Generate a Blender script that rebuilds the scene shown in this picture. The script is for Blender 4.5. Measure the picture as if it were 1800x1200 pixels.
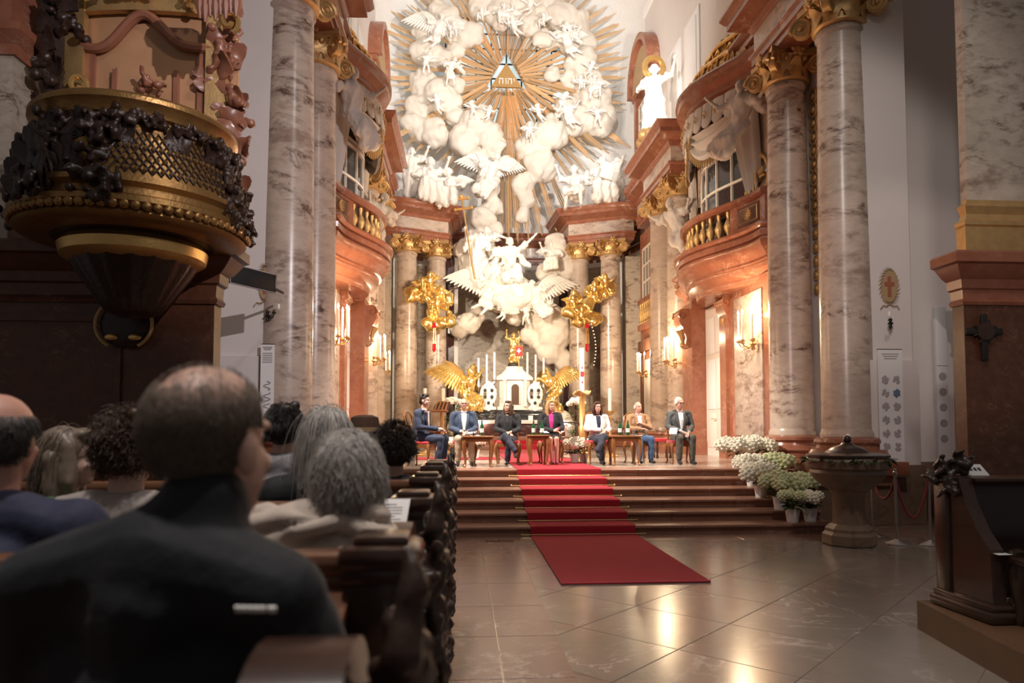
import bpy, bmesh, math, random
import numpy as np
from mathutils import Vector, Matrix
random.seed(7); rng = np.random.default_rng(7)
PI = math.pi
S = bpy.context.scene
COL = S.collection
for o in list(bpy.data.objects): bpy.data.objects.remove(o)
# ------------------------------------------------------------------ camera
cam_d = bpy.data.cameras.new('camera'); cam = bpy.data.objects.new('camera', cam_d); COL.objects.link(cam)
CAM = Vector((-1.88, 0, 1.6)); YAW = math.radians(4.07); TILT = math.radians(2.8); FPX = 1250.0
cam.location = CAM; cam.rotation_euler = (PI/2 + TILT, 0, -YAW)
cam_d.sensor_width = 36; cam_d.lens = 36*FPX/1800; cam_d.shift_y = 85/1800; cam_d.clip_start = .05
cam_d.dof.use_dof = True; cam_d.dof.focus_distance = 14.5; cam_d.dof.aperture_fstop = 2.8
S.camera = cam
_F = Vector((math.sin(YAW)*math.cos(TILT), math.cos(YAW)*math.cos(TILT), math.sin(TILT)))
_R = Vector((math.cos(YAW), -math.sin(YAW), 0)); _U = _R.cross(_F)
def at(px, py, Y):      # measured point of the photograph (1800x1200) at depth Y
    r = _F + _R*((px-900)/FPX) + _U*((685-py)/FPX)
    return CAM + r*(Y/r.y)
# ------------------------------------------------------------------ world and exposure
w = bpy.data.worlds.new('world'); S.world = w; w.use_nodes = True
w.node_tree.nodes['Background'].inputs[0].default_value = (1.0, .90, .87, 1)
w.node_tree.nodes['Background'].inputs[1].default_value = .105
S.view_settings.view_transform = 'Standard'; S.view_settings.look = 'None'
S.view_settings.gamma = 1; S.view_settings.use_curve_mapping = False; S.view_settings.exposure = 0.0
# ------------------------------------------------------------------ lights of the church and added fills
def spot(name, loc, to, power, angle, col=(1, .80, .58), size=.12, blend=.5):
    l = bpy.data.lights.new(name, 'SPOT'); l.energy = power; l.spot_size = math.radians(angle); l.spot_blend = blend
    l.color = col; l.shadow_soft_size = size
    o = bpy.data.objects.new(name, l); COL.objects.link(o); o.location = loc
    o.rotation_euler = (Vector(to)-Vector(loc)).to_track_quat('-Z', 'Y').to_euler(); return o
def point(name, loc, power, col=(1, .72, .45), size=.05):
    l = bpy.data.lights.new(name, 'POINT'); l.energy = power; l.color = col; l.shadow_soft_size = size
    o = bpy.data.objects.new(name, l); COL.objects.link(o); o.location = loc; return o
WARM = (1, .80, .60)
# floodlights clamped behind the first columns, on the cornices and in the nave, plus added fill lights
spot('flood_glory_right', (3.3, 15.6, 10.75), (-.6, 29, 14.9), 4600, 72, (1, .94, .87), .1, 1.0)
spot('flood_glory_left', (-3.4, 15.6, 10.75), (.6, 29, 14.9), 1700, 72, (1, .94, .87), .1, 1.0)
spot('fill_vault', (0, 12.4, 11.5), (0, 29, 17), 5200, 62, (1, .95, .90), .3, 1.0)  # added light hung free on the axis, evens out the apse wall
spot('flood_altar_right', (3.35, 16.9, 6.8), (-.15, 27, 8.6), 1500, 20, (1, .93, .84))
spot('flood_altar_left', (-3.45, 16.9, 6.8), (.9, 27, 5.0), 3400, 52, (1, .86, .68))
spot('flood_columns_right', (3.35, 16.7, 6.8), (-2.2, 27, 5.2), 2600, 46, (1, .86, .68))
spot('flood_attic_left', (-3.3, 19.0, 10.9), (4.9, 23.5, 13.8), 1500, 80, (1, .93, .85), .1, 1.0)
spot('flood_attic_right', (3.2, 19.0, 10.9), (-5.0, 23.5, 13.8), 900, 80, (1, .93, .85), .1, 1.0)
spot('flood_statue_right', (3.2, 15.0, 10.8), (4.2, 21.6, 11.8), 900, 20, (1, .88, .74))
spot('flood_stage_right', (3.9, 13.0, 7.2), (-1.0, 15.0, .9), 2700, 60, (1, .90, .81))
spot('flood_stage_left', (-4.0, 12.2, 7.2), (.8, 15.2, .9), 4500, 60, (1, .90, .81))
spot('flood_stage_nave', (1.0, 4.5, 9.0), (.2, 15.6, 1.4), 1100, 26, (1, .86, .74), .2)
spot('flood_choir_right', (3.85, 13.95, 6.3), (-4.4, 21.5, 4.3), 2000, 80, (1, .80, .60))
spot('flood_choir_left', (-3.95, 13.95, 6.3), (4.2, 21.5, 4.3), 2000, 80, (1, .80, .60))
spot('uplight_altar', (-1.6, 23.9, 1.4), (0, 28, 6.0), 900, 110, (1, .86, .70))
spot('uplight_altar_right', (1.5, 23.9, 1.4), (0, 28, 6.0), 900, 110, (1, .86, .70))
spot('nave_wall_washer', (3.0, -2.0, 7.0), (-5.2, 11.3, 5.2), 3300, 32, (.97, .88, .92), .05)
spot('nave_wall_washer_right', (-4.0, -3.0, 5.0), (5.6, 11.5, 3.2), 1500, 18, (1, .80, .76), .05)
spot('nave_pier_fill', (-1.5, 0.5, 9.5), (4.7, 11.6, 5.2), 1150, 26, (1, .91, .87), .3)  # added light without a fixture, brightens the right white pier
spot('nave_fill_left', (-3.0, 1.2, 10), (-2.6, 2.4, 1.2), 1500, 60, (1, .92, .87), .25)  # added fill from above for the people in the pews, no lamp hangs there
spot('nave_fill', (1.5, 2.5, 12), (1, 7.5, 0), 850, 105, (1, .91, .85), .4)  # added broad fill standing in for ambient light in the nave
# ------------------------------------------------------------------ geometry helpers
class G:
    def __init__(s): s.v = []; s.f = []
    def add(s, V, F):
        n = len(s.v); s.v += [tuple(map(float, p)) for p in V]; s.f += [tuple(i+n for i in f) for f in F]; return s
    def box(s, c, d, rz=0, rx=0, ry=0):
        M = (Matrix.Rotation(rz, 3, 'Z') @ Matrix.Rotation(ry, 3, 'Y') @ Matrix.Rotation(rx, 3, 'X'))
        V = [Vector(c)+M@Vector((a*d[0]/2, b*d[1]/2, e*d[2]/2)) for a in(-1, 1) for b in(-1, 1) for e in(-1, 1)]
        return s.add(V, [(0,1,3,2),(4,6,7,5),(0,4,5,1),(2,3,7,6),(0,2,6,4),(1,5,7,3)])
    def span(s, x0, x1, y0, y1, z0, z1): return s.box(((x0+x1)/2,(y0+y1)/2,(z0+z1)/2), (abs(x1-x0),abs(y1-y0),abs(z1-z0)))
    def bbox(s, c, d, b=.01, rz=0):     # box with chamfered edges
        bm = bmesh.new(); bmesh.ops.create_cube(bm, size=1)
        for v in bm.verts: v.co = Vector((v.co.x*d[0], v.co.y*d[1], v.co.z*d[2]))
        bmesh.ops.bevel(bm, geom=list(bm.edges), offset=b, segments=2, profile=.5, affect='EDGES')
        M = Matrix.Rotation(rz, 3, 'Z'); bm.verts.index_update()
        s.add([Vector(c)+M@v.co for v in bm.verts], [tuple(v.index for v in f.verts) for f in bm.faces]); bm.free(); return s
    def lathe(s, prof, n=24, c=(0,0,0), a0=0, a1=2*PI, sx=1, sy=1, flute=0, nf=0):
        full = abs(a1-a0-2*PI) < 1e-6; m = n if full else n+1; V = []; Fs = []
        for r, z in prof:
            for i in range(m):
                a = a0+(a1-a0)*i/n; rr = r*(1+flute*abs(math.sin(nf*a/2))) if nf else r
                V.append((c[0]+rr*math.cos(a)*sx, c[1]+rr*math.sin(a)*sy, c[2]+z))
        for j in range(len(prof)-1):
            for i in range(n):
                k = (i+1) % m; Fs.append((j*m+i, j*m+k, (j+1)*m+k, (j+1)*m+i))
        if full:
            if prof[0][0] > 1e-4: Fs.append(tuple(range(m-1, -1, -1)))
            if prof[-1][0] > 1e-4: Fs.append(tuple((len(prof)-1)*m+i for i in range(m)))
        return s.add(V, Fs)
    def tube(s, pts, r, n=8, flat=None):
        pts = [Vector(p) for p in pts]; N = len(pts); rs = r if hasattr(r, '__len__') else [r]*N
        up = Vector((0,0,1)) if abs((pts[-1]-pts[0]).normalized().z) < .9 else Vector((0,1,0)); V = []; Fs = []
        for i, p in enumerate(pts):
            t = (pts[min(i+1,N-1)]-pts[max(i-1,0)])
            if t.length < 1e-9: t = Vector((0,0,1))
            t.normalize(); a = t.cross(up)
            if a.length < 1e-4: a = t.cross(Vector((1,0,0)))
            a.normalize(); b = a.cross(t).normalized(); up = b
            for k in range(n):
                q = 2*PI*k/n; V.append(p+a*(rs[i]*math.cos(q))+b*(rs[i]*math.sin(q)*(flat or 1)))
        for i in range(N-1):
            for k in range(n): Fs.append((i*n+k, i*n+(k+1)%n, (i+1)*n+(k+1)%n, (i+1)*n+k))
        Fs += [tuple(range(n-1,-1,-1)), tuple((N-1)*n+k for k in range(n))]
        return s.add(V, Fs)
    def sph(s, c, r, nu=12, nv=8, M=None):
        r = r if hasattr(r, '__len__') else (r,r,r); V = []; Fs = []
        for j in range(1, nv):
            ph = PI*j/nv
            for i in range(nu):
                th = 2*PI*i/nu; q = Vector((r[0]*math.sin(ph)*math.cos(th), r[1]*math.sin(ph)*math.sin(th), r[2]*math.cos(ph)))
                V.append(Vector(c)+(M@q if M else q))
        top = Vector((0,0,r[2])); V += [Vector(c)+(M@top if M else top), Vector(c)-(M@top if M else top)]
        a, b = len(V)-2, len(V)-1
        for j in range(nv-2):
            for i in range(nu): Fs.append((j*nu+i, (j+1)*nu+i, (j+1)*nu+(i+1)%nu, j*nu+(i+1)%nu))
        for i in range(nu): Fs += [(a, i, (i+1)%nu), (b, (nv-2)*nu+(i+1)%nu, (nv-2)*nu+i)]
        return s.add(V, Fs)
    def prism(s, poly, h0, h1, fn=None):    # poly in (u,v), extruded along w; fn maps (u,v,w)->xyz
        fn = fn or (lambda u,v,w: (u,v,w)); n = len(poly)
        V = [fn(u,v,h0) for u,v in poly]+[fn(u,v,h1) for u,v in poly]
        Fs = [tuple(range(n-1,-1,-1)), tuple(range(n,2*n))]+[(i,(i+1)%n,n+(i+1)%n,n+i) for i in range(n)]
        return s.add(V, Fs)
    def sweep(s, path, prof, side=1, caps=True, closed=False):   # moulding: prof (offset, z) along a plan path
        P = [Vector((p[0],p[1])) for p in path]; N = len(P); V = []; Fs = []; m = len(prof)
        for i in range(N):
            t0 = (P[i]-P[i-1]) if (i > 0 or closed) else (P[1]-P[0]); t1 = (P[(i+1)%N]-P[i]) if (i < N-1 or closed) else t0
            t0 = t0.normalized(); t1 = t1.normalized(); n0 = Vector((t0.y,-t0.x))*side; n1 = Vector((t1.y,-t1.x))*side
            b = n0+n1; b = b/max(.35, b.length_squared/2) if b.length > 1e-6 else n0
            for d, z in prof: V.append((P[i].x+b.x*d, P[i].y+b.y*d, z))
        for i in range(N if closed else N-1):
            k = (i+1) % N
            for j in range(m-1):
                q = (i*m+j, k*m+j, k*m+j+1, i*m+j+1); Fs.append(q if side > 0 else q[::-1])
        if caps and not closed: Fs += [tuple(range(m)), tuple((N-1)*m+j for j in range(m-1,-1,-1))]
        return s.add(V, Fs)
    def grid(s, fn, nu, nv, thick=None):
        V = [fn(i/nu, j/nv) for j in range(nv+1) for i in range(nu+1)]; w_ = nu+1
        Fs = [(j*w_+i, j*w_+i+1, (j+1)*w_+i+1, (j+1)*w_+i) for j in range(nv) for i in range(nu)]
        if thick:
            n = len(V); t = Vector(thick); V2 = [Vector(p)+t for p in V]
            rim = [i for i in range(nu+1)]+[j*w_+nu for j in range(1,nv+1)]+[nv*w_+i for i in range(nu-1,-1,-1)]+[j*w_ for j in range(nv-1,0,-1)]
            Fs = Fs+[tuple(x+n for x in f[::-1]) for f in Fs]+[(rim[(k+1)%len(rim)], rim[k], rim[k]+n, rim[(k+1)%len(rim)]+n) for k in range(len(rim))]
            V = list(V)+V2
        return s.add(V, Fs)
    def mesh(s, name, mat, smooth=38):
        me = bpy.data.meshes.new(name); me.from_pydata(s.v, [], s.f); me.validate()
        bm = bmesh.new(); bm.from_mesh(me); bmesh.ops.recalc_face_normals(bm, faces=bm.faces); bm.to_mesh(me); bm.free()
        if smooth: me.shade_smooth(); me.set_sharp_from_angle(angle=math.radians(smooth))
        me.materials.append(M[mat]); return me
    def build(s, name, mat, parent=None, world=False, smooth=38):
        if world and parent is not None:
            L = wloc(parent); s.v = [(p[0]-L[0], p[1]-L[1], p[2]-L[2]) for p in s.v]
        return ob(name, s.mesh(name, mat, smooth), parent)
def wloc(o):
    L = Vector(o.location)
    while o.parent: o = o.parent; L = L+o.location
    return L
def ob(name, me, parent=None, loc=None):
    o = bpy.data.objects.new(name, me); COL.objects.link(o); o.parent = parent
    if loc is not None: o.location = loc
    return o
def tag(o, label=None, cat=None, group=None, kind=None):
    if label: o['label'] = label
    if cat: o['category'] = cat
    if group: o['group'] = group
    if kind: o['kind'] = kind
    return o
def thing(name, label, cat, loc=(0,0,0), rz=0, group=None):
    o = ob(name, None); o.location = loc; o.rotation_euler = (0,0,rz); o.empty_display_size = .1
    return tag(o, label, cat, group)
def struct(name, label=None, loc=(0,0,0)):
    o = ob(name, None); o.location = loc; tag(o, label, None, None, 'structure'); return o
KIDS = {}
def kids(o): return [c for c in o.children]
def copy_tree(o, parent=None, label=None, loc=None, rz=None, sc=None, group=None):
    c = o.copy(); COL.objects.link(c); c.parent = parent
    if loc is not None: c.location = loc
    if rz is not None: c.rotation_euler = (0,0,rz)
    if sc is not None: c.scale = sc
    if label: c['label'] = label
    if group: c['group'] = group
    for ch in o.children: copy_tree(ch, c)
    return c
def mirror(o, label):
    L = o.location; r = o.rotation_euler
    return copy_tree(o, None, label, (-.1-L[0], L[1], L[2]), -r[2], (-o.scale[0], o.scale[1], o.scale[2]))
# sculpted forms: overlapping primitives fused into one continuous skin
def waves(P, freq, seed, n=5, an=None):
    r = np.random.default_rng(seed); out = np.zeros(len(P))
    for k in range(n):
        d = r.normal(size=3); d /= np.linalg.norm(d)
        if an is not None: d = d*np.array(an)
        fr = freq*(1.0+.55*k); ph = r.uniform(0, 6.28)
        out += np.sin(P@d*fr+ph+1.3*np.sin(P@r.normal(size=3)*freq*.4+ph*2))/(1+.5*k)
    return out/2.2
TMP = bpy.data.scenes.new('workshop')
def sculpt(name, prims, mat, parent=None, vox=.02, sm=4, folds=None, smooth=180, loc=None):
    g = G()
    for p in prims:
        if p[0] == 'c': _, a, ra, b, rb = p; cap(g, Vector(a), ra, Vector(b), rb)
        elif p[0] == 'e': g.sph(p[1], p[2], 16, 10, p[3] if len(p) > 3 else None)
        elif p[0] == 't': g.tube(p[1], p[2], 10, p[3] if len(p) > 3 else None)
        elif p[0] == 'g': g.add(p[1].v, p[1].f)
    me = bpy.data.meshes.new(name); me.from_pydata(g.v, [], g.f)
    bm = bmesh.new(); bm.from_mesh(me); bmesh.ops.recalc_face_normals(bm, faces=bm.faces); bm.to_mesh(me); bm.free()
    o = bpy.data.objects.new(name, me); TMP.collection.objects.link(o)
    m = o.modifiers.new('r', 'REMESH'); m.mode = 'VOXEL'; m.voxel_size = vox; m.adaptivity = 0
    m = o.modifiers.new('s', 'SMOOTH'); m.factor = .5; m.iterations = sm
    TMP.view_layers[0].update(); dg_ = TMP.view_layers[0].depsgraph; dg_.update()
    me2 = bpy.data.meshes.new_from_object(o.evaluated_get(dg_))
    bpy.data.objects.remove(o); bpy.data.meshes.remove(me)
    if folds:
        n = len(me2.vertices); co = np.empty(n*3); me2.vertices.foreach_get('co', co); co = co.reshape(-1,3)
        no = np.empty(n*3); me2.vertices.foreach_get('normal', no); no = no.reshape(-1,3); d = np.zeros(n)
        for amp, fr, seed, an in folds: 
            if an == 'quilt': d += amp*(np.abs(np.sin(co[:,2]*fr+.9*np.abs(co[:,0])*fr*.35))**.6-.6); continue
            q = waves(co, fr, seed, 4, an); d += amp*np.sign(q)*np.abs(q)**.7
        co += no*d[:,None]; me2.vertices.foreach_set('co', co.ravel()); me2.update()
    me2.name = name; me2.materials.clear(); me2.materials.append(M[mat])
    me2.shade_smooth()
    if smooth < 180: me2.set_sharp_from_angle(angle=math.radians(smooth))
    return ob(name, me2, parent, loc)
def cap(g, a, ra, b, rb, n=12):
    d = b-a; L = d.length
    if L < 1e-6: g.sph(a, ra, n, 8); return
    d.normalize(); pts = []; rs = []
    for k in range(4): q = PI/2*k/3.2; pts.append(a-d*ra*math.cos(q)); rs.append(max(.001, ra*math.sin(q)))
    pts.append(a); rs.append(ra); pts.append(b); rs.append(rb)
    for k in range(3, -1, -1): q = PI/2*k/3.2; pts.append(b+d*rb*math.cos(q)); rs.append(max(.001, rb*math.sin(q)))
    g.tube(pts, rs, n)
# ------------------------------------------------------------------ materials
M = {}
def nodes(name):
    m = bpy.data.materials.new(name); m.use_nodes = True; nt = m.node_tree; M[name] = m
    return m, nt, nt.nodes['Principled BSDF'], nt.nodes.new, nt.links.new
def plain(name, col, rough=.6, metal=0, spec=.5, noise=0, nscale=20, bump=0, bscale=60, emit=0, sheen=0, alpha=None, trans=0, coat=0, rand=0):
    m, nt, b, N, L = nodes(name)
    b.inputs['Base Color'].default_value = (*col, 1); b.inputs['Roughness'].default_value = rough
    b.inputs['Metallic'].default_value = metal; b.inputs['Specular IOR Level'].default_value = spec
    b.inputs['Sheen Weight'].default_value = sheen; b.inputs['Transmission Weight'].default_value = trans; b.inputs['Coat Weight'].default_value = coat
    if emit: b.inputs['Emission Color'].default_value = (*col, 1); b.inputs['Emission Strength'].default_value = emit
    if noise or bump:
        tc = N('ShaderNodeTexCoord'); 
    src = None
    if noise:
        nz = N('ShaderNodeTexNoise'); nz.inputs['Scale'].default_value = nscale; nz.inputs['Detail'].default_value = 6; L(tc.outputs['Object'], nz.inputs['Vector'])
        mx = N('ShaderNodeMix'); mx.data_type = 'RGBA'; L(nz.outputs['Fac'], mx.inputs['Factor'])
        mx.inputs['A'].default_value = (*[c*(1-noise) for c in col], 1); mx.inputs['B'].default_value = (*[min(1, c*(1+noise)) for c in col], 1)
        src = mx.outputs['Result']; L(src, b.inputs['Base Color'])
    if rand:
        oi = N('ShaderNodeObjectInfo'); hs = N('ShaderNodeHueSaturation'); mr = N('ShaderNodeMapRange'); L(oi.outputs['Random'], mr.inputs[0])
        mr.inputs[3].default_value = 1-rand; mr.inputs[4].default_value = 1+rand; L(mr.outputs[0], hs.inputs['Value'])
        if src: L(src, hs.inputs['Color'])
        else: hs.inputs['Color'].default_value = (*col, 1)
        L(hs.outputs[0], b.inputs['Base Color'])
    if bump:
        n2 = N('ShaderNodeTexNoise'); n2.inputs['Scale'].default_value = bscale; n2.inputs['Detail'].default_value = 4; L(tc.outputs['Object'], n2.inputs['Vector'])
        bp = N('ShaderNodeBump'); bp.inputs['Strength'].default_value = bump; bp.inputs['Distance'].default_value = .02
        L(n2.outputs['Fac'], bp.inputs['Height']); L(bp.outputs[0], b.inputs['Normal'])
    return m
def marble(name, base, mid, vein, rough=.25, sc=1.0, tilt=.6, vw=.06, mott=.5, patch=None, aniso=2.2):
    m, nt, b, N, L = nodes(name)
    tc = N('ShaderNodeTexCoord'); oi = N('ShaderNodeObjectInfo'); ad = N('ShaderNodeVectorMath'); ad.operation = 'ADD'
    sc3 = N('ShaderNodeVectorMath'); sc3.operation = 'SCALE'; L(oi.outputs['Location'], sc3.inputs[0]); sc3.inputs['Scale'].default_value = .73
    L(tc.outputs['Object'], ad.inputs[0]); L(sc3.outputs[0], ad.inputs[1])
    mp = N('ShaderNodeMapping'); mp.inputs['Rotation'].default_value = (.25, tilt, .3); mp.inputs['Scale'].default_value = (sc, sc, sc*aniso); L(ad.outputs[0], mp.inputs[0])
    n1 = N('ShaderNodeTexNoise'); n1.inputs['Scale'].default_value = 1.1; n1.inputs['Detail'].default_value = 9; n1.inputs['Roughness'].default_value = .62; n1.inputs['Distortion'].default_value = .9; L(mp.outputs[0], n1.inputs['Vector'])
    r1 = N('ShaderNodeValToRGB'); e = r1.color_ramp.elements; e[0].position = .5-vw; e[0].color = (0,0,0,1); e[1].position = .5+vw; e[1].color = (0,0,0,1)
    q = r1.color_ramp.elements.new(.5); q.color = (1,1,1,1); L(n1.outputs['Fac'], r1.inputs[0])
    n2 = N('ShaderNodeTexNoise'); n2.inputs['Scale'].default_value = 2.7; n2.inputs['Detail'].default_value = 10; n2.inputs['Roughness'].default_value = .7; L(mp.outputs[0], n2.inputs['Vector'])
    n3 = N('ShaderNodeTexNoise'); n3.inputs['Scale'].default_value = .8; n3.inputs['Detail'].default_value = 3; L(mp.outputs[0], n3.inputs['Vector'])
    r3 = N('ShaderNodeMapRange'); r3.inputs[1].default_value = .45; r3.inputs[2].default_value = .62; L(n3.outputs['Fac'], r3.inputs[0])
    r2 = N('ShaderNodeMapRange'); r2.inputs[1].default_value = .38; r2.inputs[2].default_value = .68; L(n2.outputs['Fac'], r2.inputs[0])
    m1 = N('ShaderNodeMix'); m1.data_type = 'RGBA'; m1.inputs['A'].default_value = (*base, 1); m1.inputs['B'].default_value = (*mid, 1)
    f1 = N('ShaderNodeMath'); f1.operation = 'MULTIPLY'; L(r2.outputs[0], f1.inputs[0]); f1.inputs[1].default_value = mott; L(f1.outputs[0], m1.inputs['Factor'])
    mu = N('ShaderNodeMath'); mu.operation = 'MULTIPLY'; L(r1.outputs[0], mu.inputs[0]); L(r3.outputs[0], mu.inputs[1])
    mu2 = N('ShaderNodeMath'); mu2.operation = 'MULTIPLY'; L(mu.outputs[0], mu2.inputs[0]); L(r2.outputs[0], mu2.inputs[1]); 
    mu3 = N('ShaderNodeMath'); mu3.operation = 'MULTIPLY'; L(mu2.outputs[0], mu3.inputs[0]); mu3.inputs[1].default_value = 1.5; mu3.use_clamp = True
    m2 = N('ShaderNodeMix'); m2.data_type = 'RGBA'; L(mu3.outputs[0], m2.inputs['Factor']); L(m1.outputs['Result'], m2.inputs['A']); m2.inputs['B'].default_value = (*vein, 1)
    src = m2.outputs['Result']
    if patch:
        n4 = N('ShaderNodeTexNoise'); n4.inputs['Scale'].default_value = .45; n4.inputs['Detail'].default_value = 6; n4.inputs['Roughness'].default_value = .7; L(mp.outputs[0], n4.inputs['Vector'])
        r4 = N('ShaderNodeMapRange'); r4.inputs[1].default_value = .56; r4.inputs[2].default_value = .66; r4.inputs[4].default_value = .75; L(n4.outputs['Fac'], r4.inputs[0])
        m4 = N('ShaderNodeMix'); m4.data_type = 'RGBA'; L(r4.outputs[0], m4.inputs['Factor']); L(src, m4.inputs['A']); m4.inputs['B'].default_value = (*patch, 1); src = m4.outputs['Result']
    L(src, b.inputs['Base Color']); b.inputs['Roughness'].default_value = rough
    return m
marble('marble_light', (.60,.49,.40), (.42,.31,.24), (.11,.055,.035), .27, 1.15, .7, .075, .7, (.25,.155,.115))
marble('marble_grey', (.50,.42,.34), (.33,.26,.20), (.12,.07,.05), .3, 1.5, .7, .06, .6, (.2,.13,.1))
marble('marble_red', (.30,.105,.058), (.42,.19,.115), (.52,.32,.23), .22, 1.6, .4, .025, .55, (.22,.07,.04), 1.2)
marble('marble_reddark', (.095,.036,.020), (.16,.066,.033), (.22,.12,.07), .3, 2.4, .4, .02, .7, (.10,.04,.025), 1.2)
marble('marble_floor', (.215,.185,.155), (.28,.225,.19), (.55,.48,.42), .19, .55, 1.2, .012, .8, (.22,.13,.11), 1.0)
marble('marble_floor_red', (.23,.135,.105), (.29,.18,.14), (.5,.4,.35), .22, .7, 1.2, .012, .8, None, 1.0)
marble('marble_step', (.26,.12,.075), (.35,.19,.13), (.5,.36,.28), .33, 1.2, .2, .012, .7, (.24,.15,.11), 1.0)
marble('marble_choirfloor', (.40,.33,.27), (.5,.4,.32), (.6,.52,.46), .2, .9, 1.2, .02, .7, None, 1.0)
marble('marble_white', (.80,.76,.70), (.66,.58,.50), (.35,.26,.2), .3, 1.2, .5, .03, .4, None, 1.0)
marble('marble_black', (.025,.026,.028), (.06,.06,.062), (.5,.5,.5), .15, 1.6, .5, .012, .5, None, 1.0)
marble('marble_purple', (.055,.022,.022), (.11,.045,.04), (.4,.33,.3), .2, 1.6, .7, .015, .6, None, 1.0)
marble('stone_font', (.20,.135,.09), (.28,.19,.13), (.12,.07,.05), .35, 2.0, .4, .05, .7, (.16,.09,.06), 1.0)
plain('plaster', (.72,.66,.62), .8, noise=.04, nscale=1.5, bump=.06, bscale=40)
plain('plaster_bright', (.90,.88,.86), .8, noise=.05, nscale=9, bump=.25, bscale=7)
plain('stucco', (.80,.76,.70), .55, noise=.05, nscale=3, bump=.15, bscale=25)
plain('stucco_cloud', (.72,.65,.56), .6, noise=.06, nscale=1.5, bump=.15, bscale=9)
plain('stucco_grey', (.66,.60,.54), .6, noise=.08, nscale=3, bump=.15, bscale=25)
plain('gold', (.85,.55,.20), .32, .85, noise=.18, nscale=6, bump=.12, bscale=40)
plain('gold_dull', (.62,.40,.17), .45, .65, noise=.25, nscale=8, bump=.2, bscale=30)
plain('gold_ray', (.82,.60,.36), .36, .2, noise=.18, nscale=5, rand=.18)
plain('gold_bright', (.95,.68,.25), .25, .9, noise=.1, nscale=8, bump=.1, bscale=40)
plain('wood_dark', (.045,.022,.014), .28, noise=.35, nscale=14, coat=.3)
plain('wood_carved', (.035,.018,.012), .35, noise=.4, nscale=18, bump=.3, bscale=30)
plain('wood_pew', (.15,.065,.034), .32, noise=.3, nscale=7, coat=.2)
plain('wood_pulpit', (.50,.27,.14), .35, noise=.18, nscale=5, coat=.3)
plain('wood_pulpit_red', (.30,.12,.07), .35, noise=.25, nscale=5, coat=.3)
plain('wood_chair', (.26,.105,.035), .3, noise=.3, nscale=9, coat=.4)
plain('wood_platform', (.12,.062,.03), .5, noise=.3, nscale=3)
plain('velvet_red', (.50,.018,.03), .75, sheen=.4, noise=.15, nscale=30)
plain('rope_red', (.20,.012,.014), .7, sheen=.2)
plain('carpet', (.40,.008,.022), .95, sheen=.1, noise=.25, nscale=160, bump=.5, bscale=350)
plain('brass', (.85,.62,.28), .25, 1)
plain('iron', (.03,.026,.024), .5, .3)
plain('chrome', (.55,.52,.5), .3, 1)
plain('white_paint', (.80,.74,.66), .5)
plain('candle', (.93,.88,.76), .45)
plain('flame', (1,.70,.36), .5, emit=90)
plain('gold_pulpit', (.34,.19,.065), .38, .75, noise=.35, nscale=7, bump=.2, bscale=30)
plain('glass_dark', (.035,.035,.04), .06, 0, .8, noise=.6, nscale=2)
plain('glass_sky', (.62,.78,.84), .25, emit=.75)
plain('gold_plate', (.56,.34,.13), .4, .4, noise=.1, nscale=4)
plain('glass_sill', (.16,.13,.11), .12, noise=.4, nscale=3)
plain('glass_green', (.012,.10,.035), .06, 0, .8, coat=.6)
plain('glass_clear', (.85,.85,.85), .03, trans=.95)
plain('glass_red', (.45,.01,.02), .12, coat=.5)
plain('paper', (.85,.83,.8), .7)
plain('ink', (.03,.03,.03), .7)
plain('ink_soft', (.42,.38,.38), .8)
plain('ink_blue', (.14,.19,.30), .8)
plain('screen_black', (.006,.007,.009), .55)
plain('grey_metal', (.45,.43,.43), .5)
plain('ochre', (.42,.28,.15), .8, noise=.2, nscale=12)
plain('ochre_red', (.33,.11,.06), .8)
plain('leaf', (.03,.075,.018), .5, noise=.5, nscale=18)
plain('leaf_light', (.10,.17,.05), .5, noise=.4, nscale=18)
plain('petal', (.84,.80,.66), .7, noise=.12, nscale=30, rand=.08)
plain('petal_green', (.72,.75,.46), .7, noise=.15, nscale=30, rand=.08)
plain('pot_white', (.80,.77,.74), .4)
plain('banner_red', (.45,.015,.02), .6)
plain('bronze', (.09,.055,.035), .4, .5)
plain('lamp_white', (1,.95,.85), .4, emit=12)
# ================================================================== floor of the nave, laid with diagonal tiles
floor = struct('floor', 'polished brown marble nave floor with diagonal tiles')
G().span(-11, 11, -4, 12.6, -.3, -.004).build('floor_bed', 'marble_floor_red', floor)
ts = .86; gap = .0035
tile_me = G().bbox((0,0,-.02), (ts-gap, ts-gap, .04), .004).mesh('floor_tile', 'marble_floor', 0)
dg = ts*math.sqrt(2)
for i in range(-2, 14):
    for j in range(0, 20):
        x = -1.55+dg*(i+(j%2)*.5); y = .8+dg*j*.5
        if -1.7 < x < 10 and y < 10.2:
            o = ob('floor_tile', tile_me, floor, (x, y, 0)); o.rotation_euler = (0,0,PI/4+PI/2*random.randrange(4))
bt_me = G().bbox((0,0,-.02), (.46-gap, .9-gap, .04), .004).mesh('border_tile', 'marble_floor_red', 0)
for k in range(2):
    for j in range(11):
        ob('border_tile', bt_me, floor, (-1.84+.46*k, .5+.9*j, 0.003))
bb_me = G().bbox((0,0,-.02), (.9-gap, .5-gap, .04), .004).mesh('border_tile', 'marble_floor_red', 0)
for k in range(13): ob('border_tile', bb_me, floor, (-.9+.9*k-.2, 9.99, 0.003))
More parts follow.
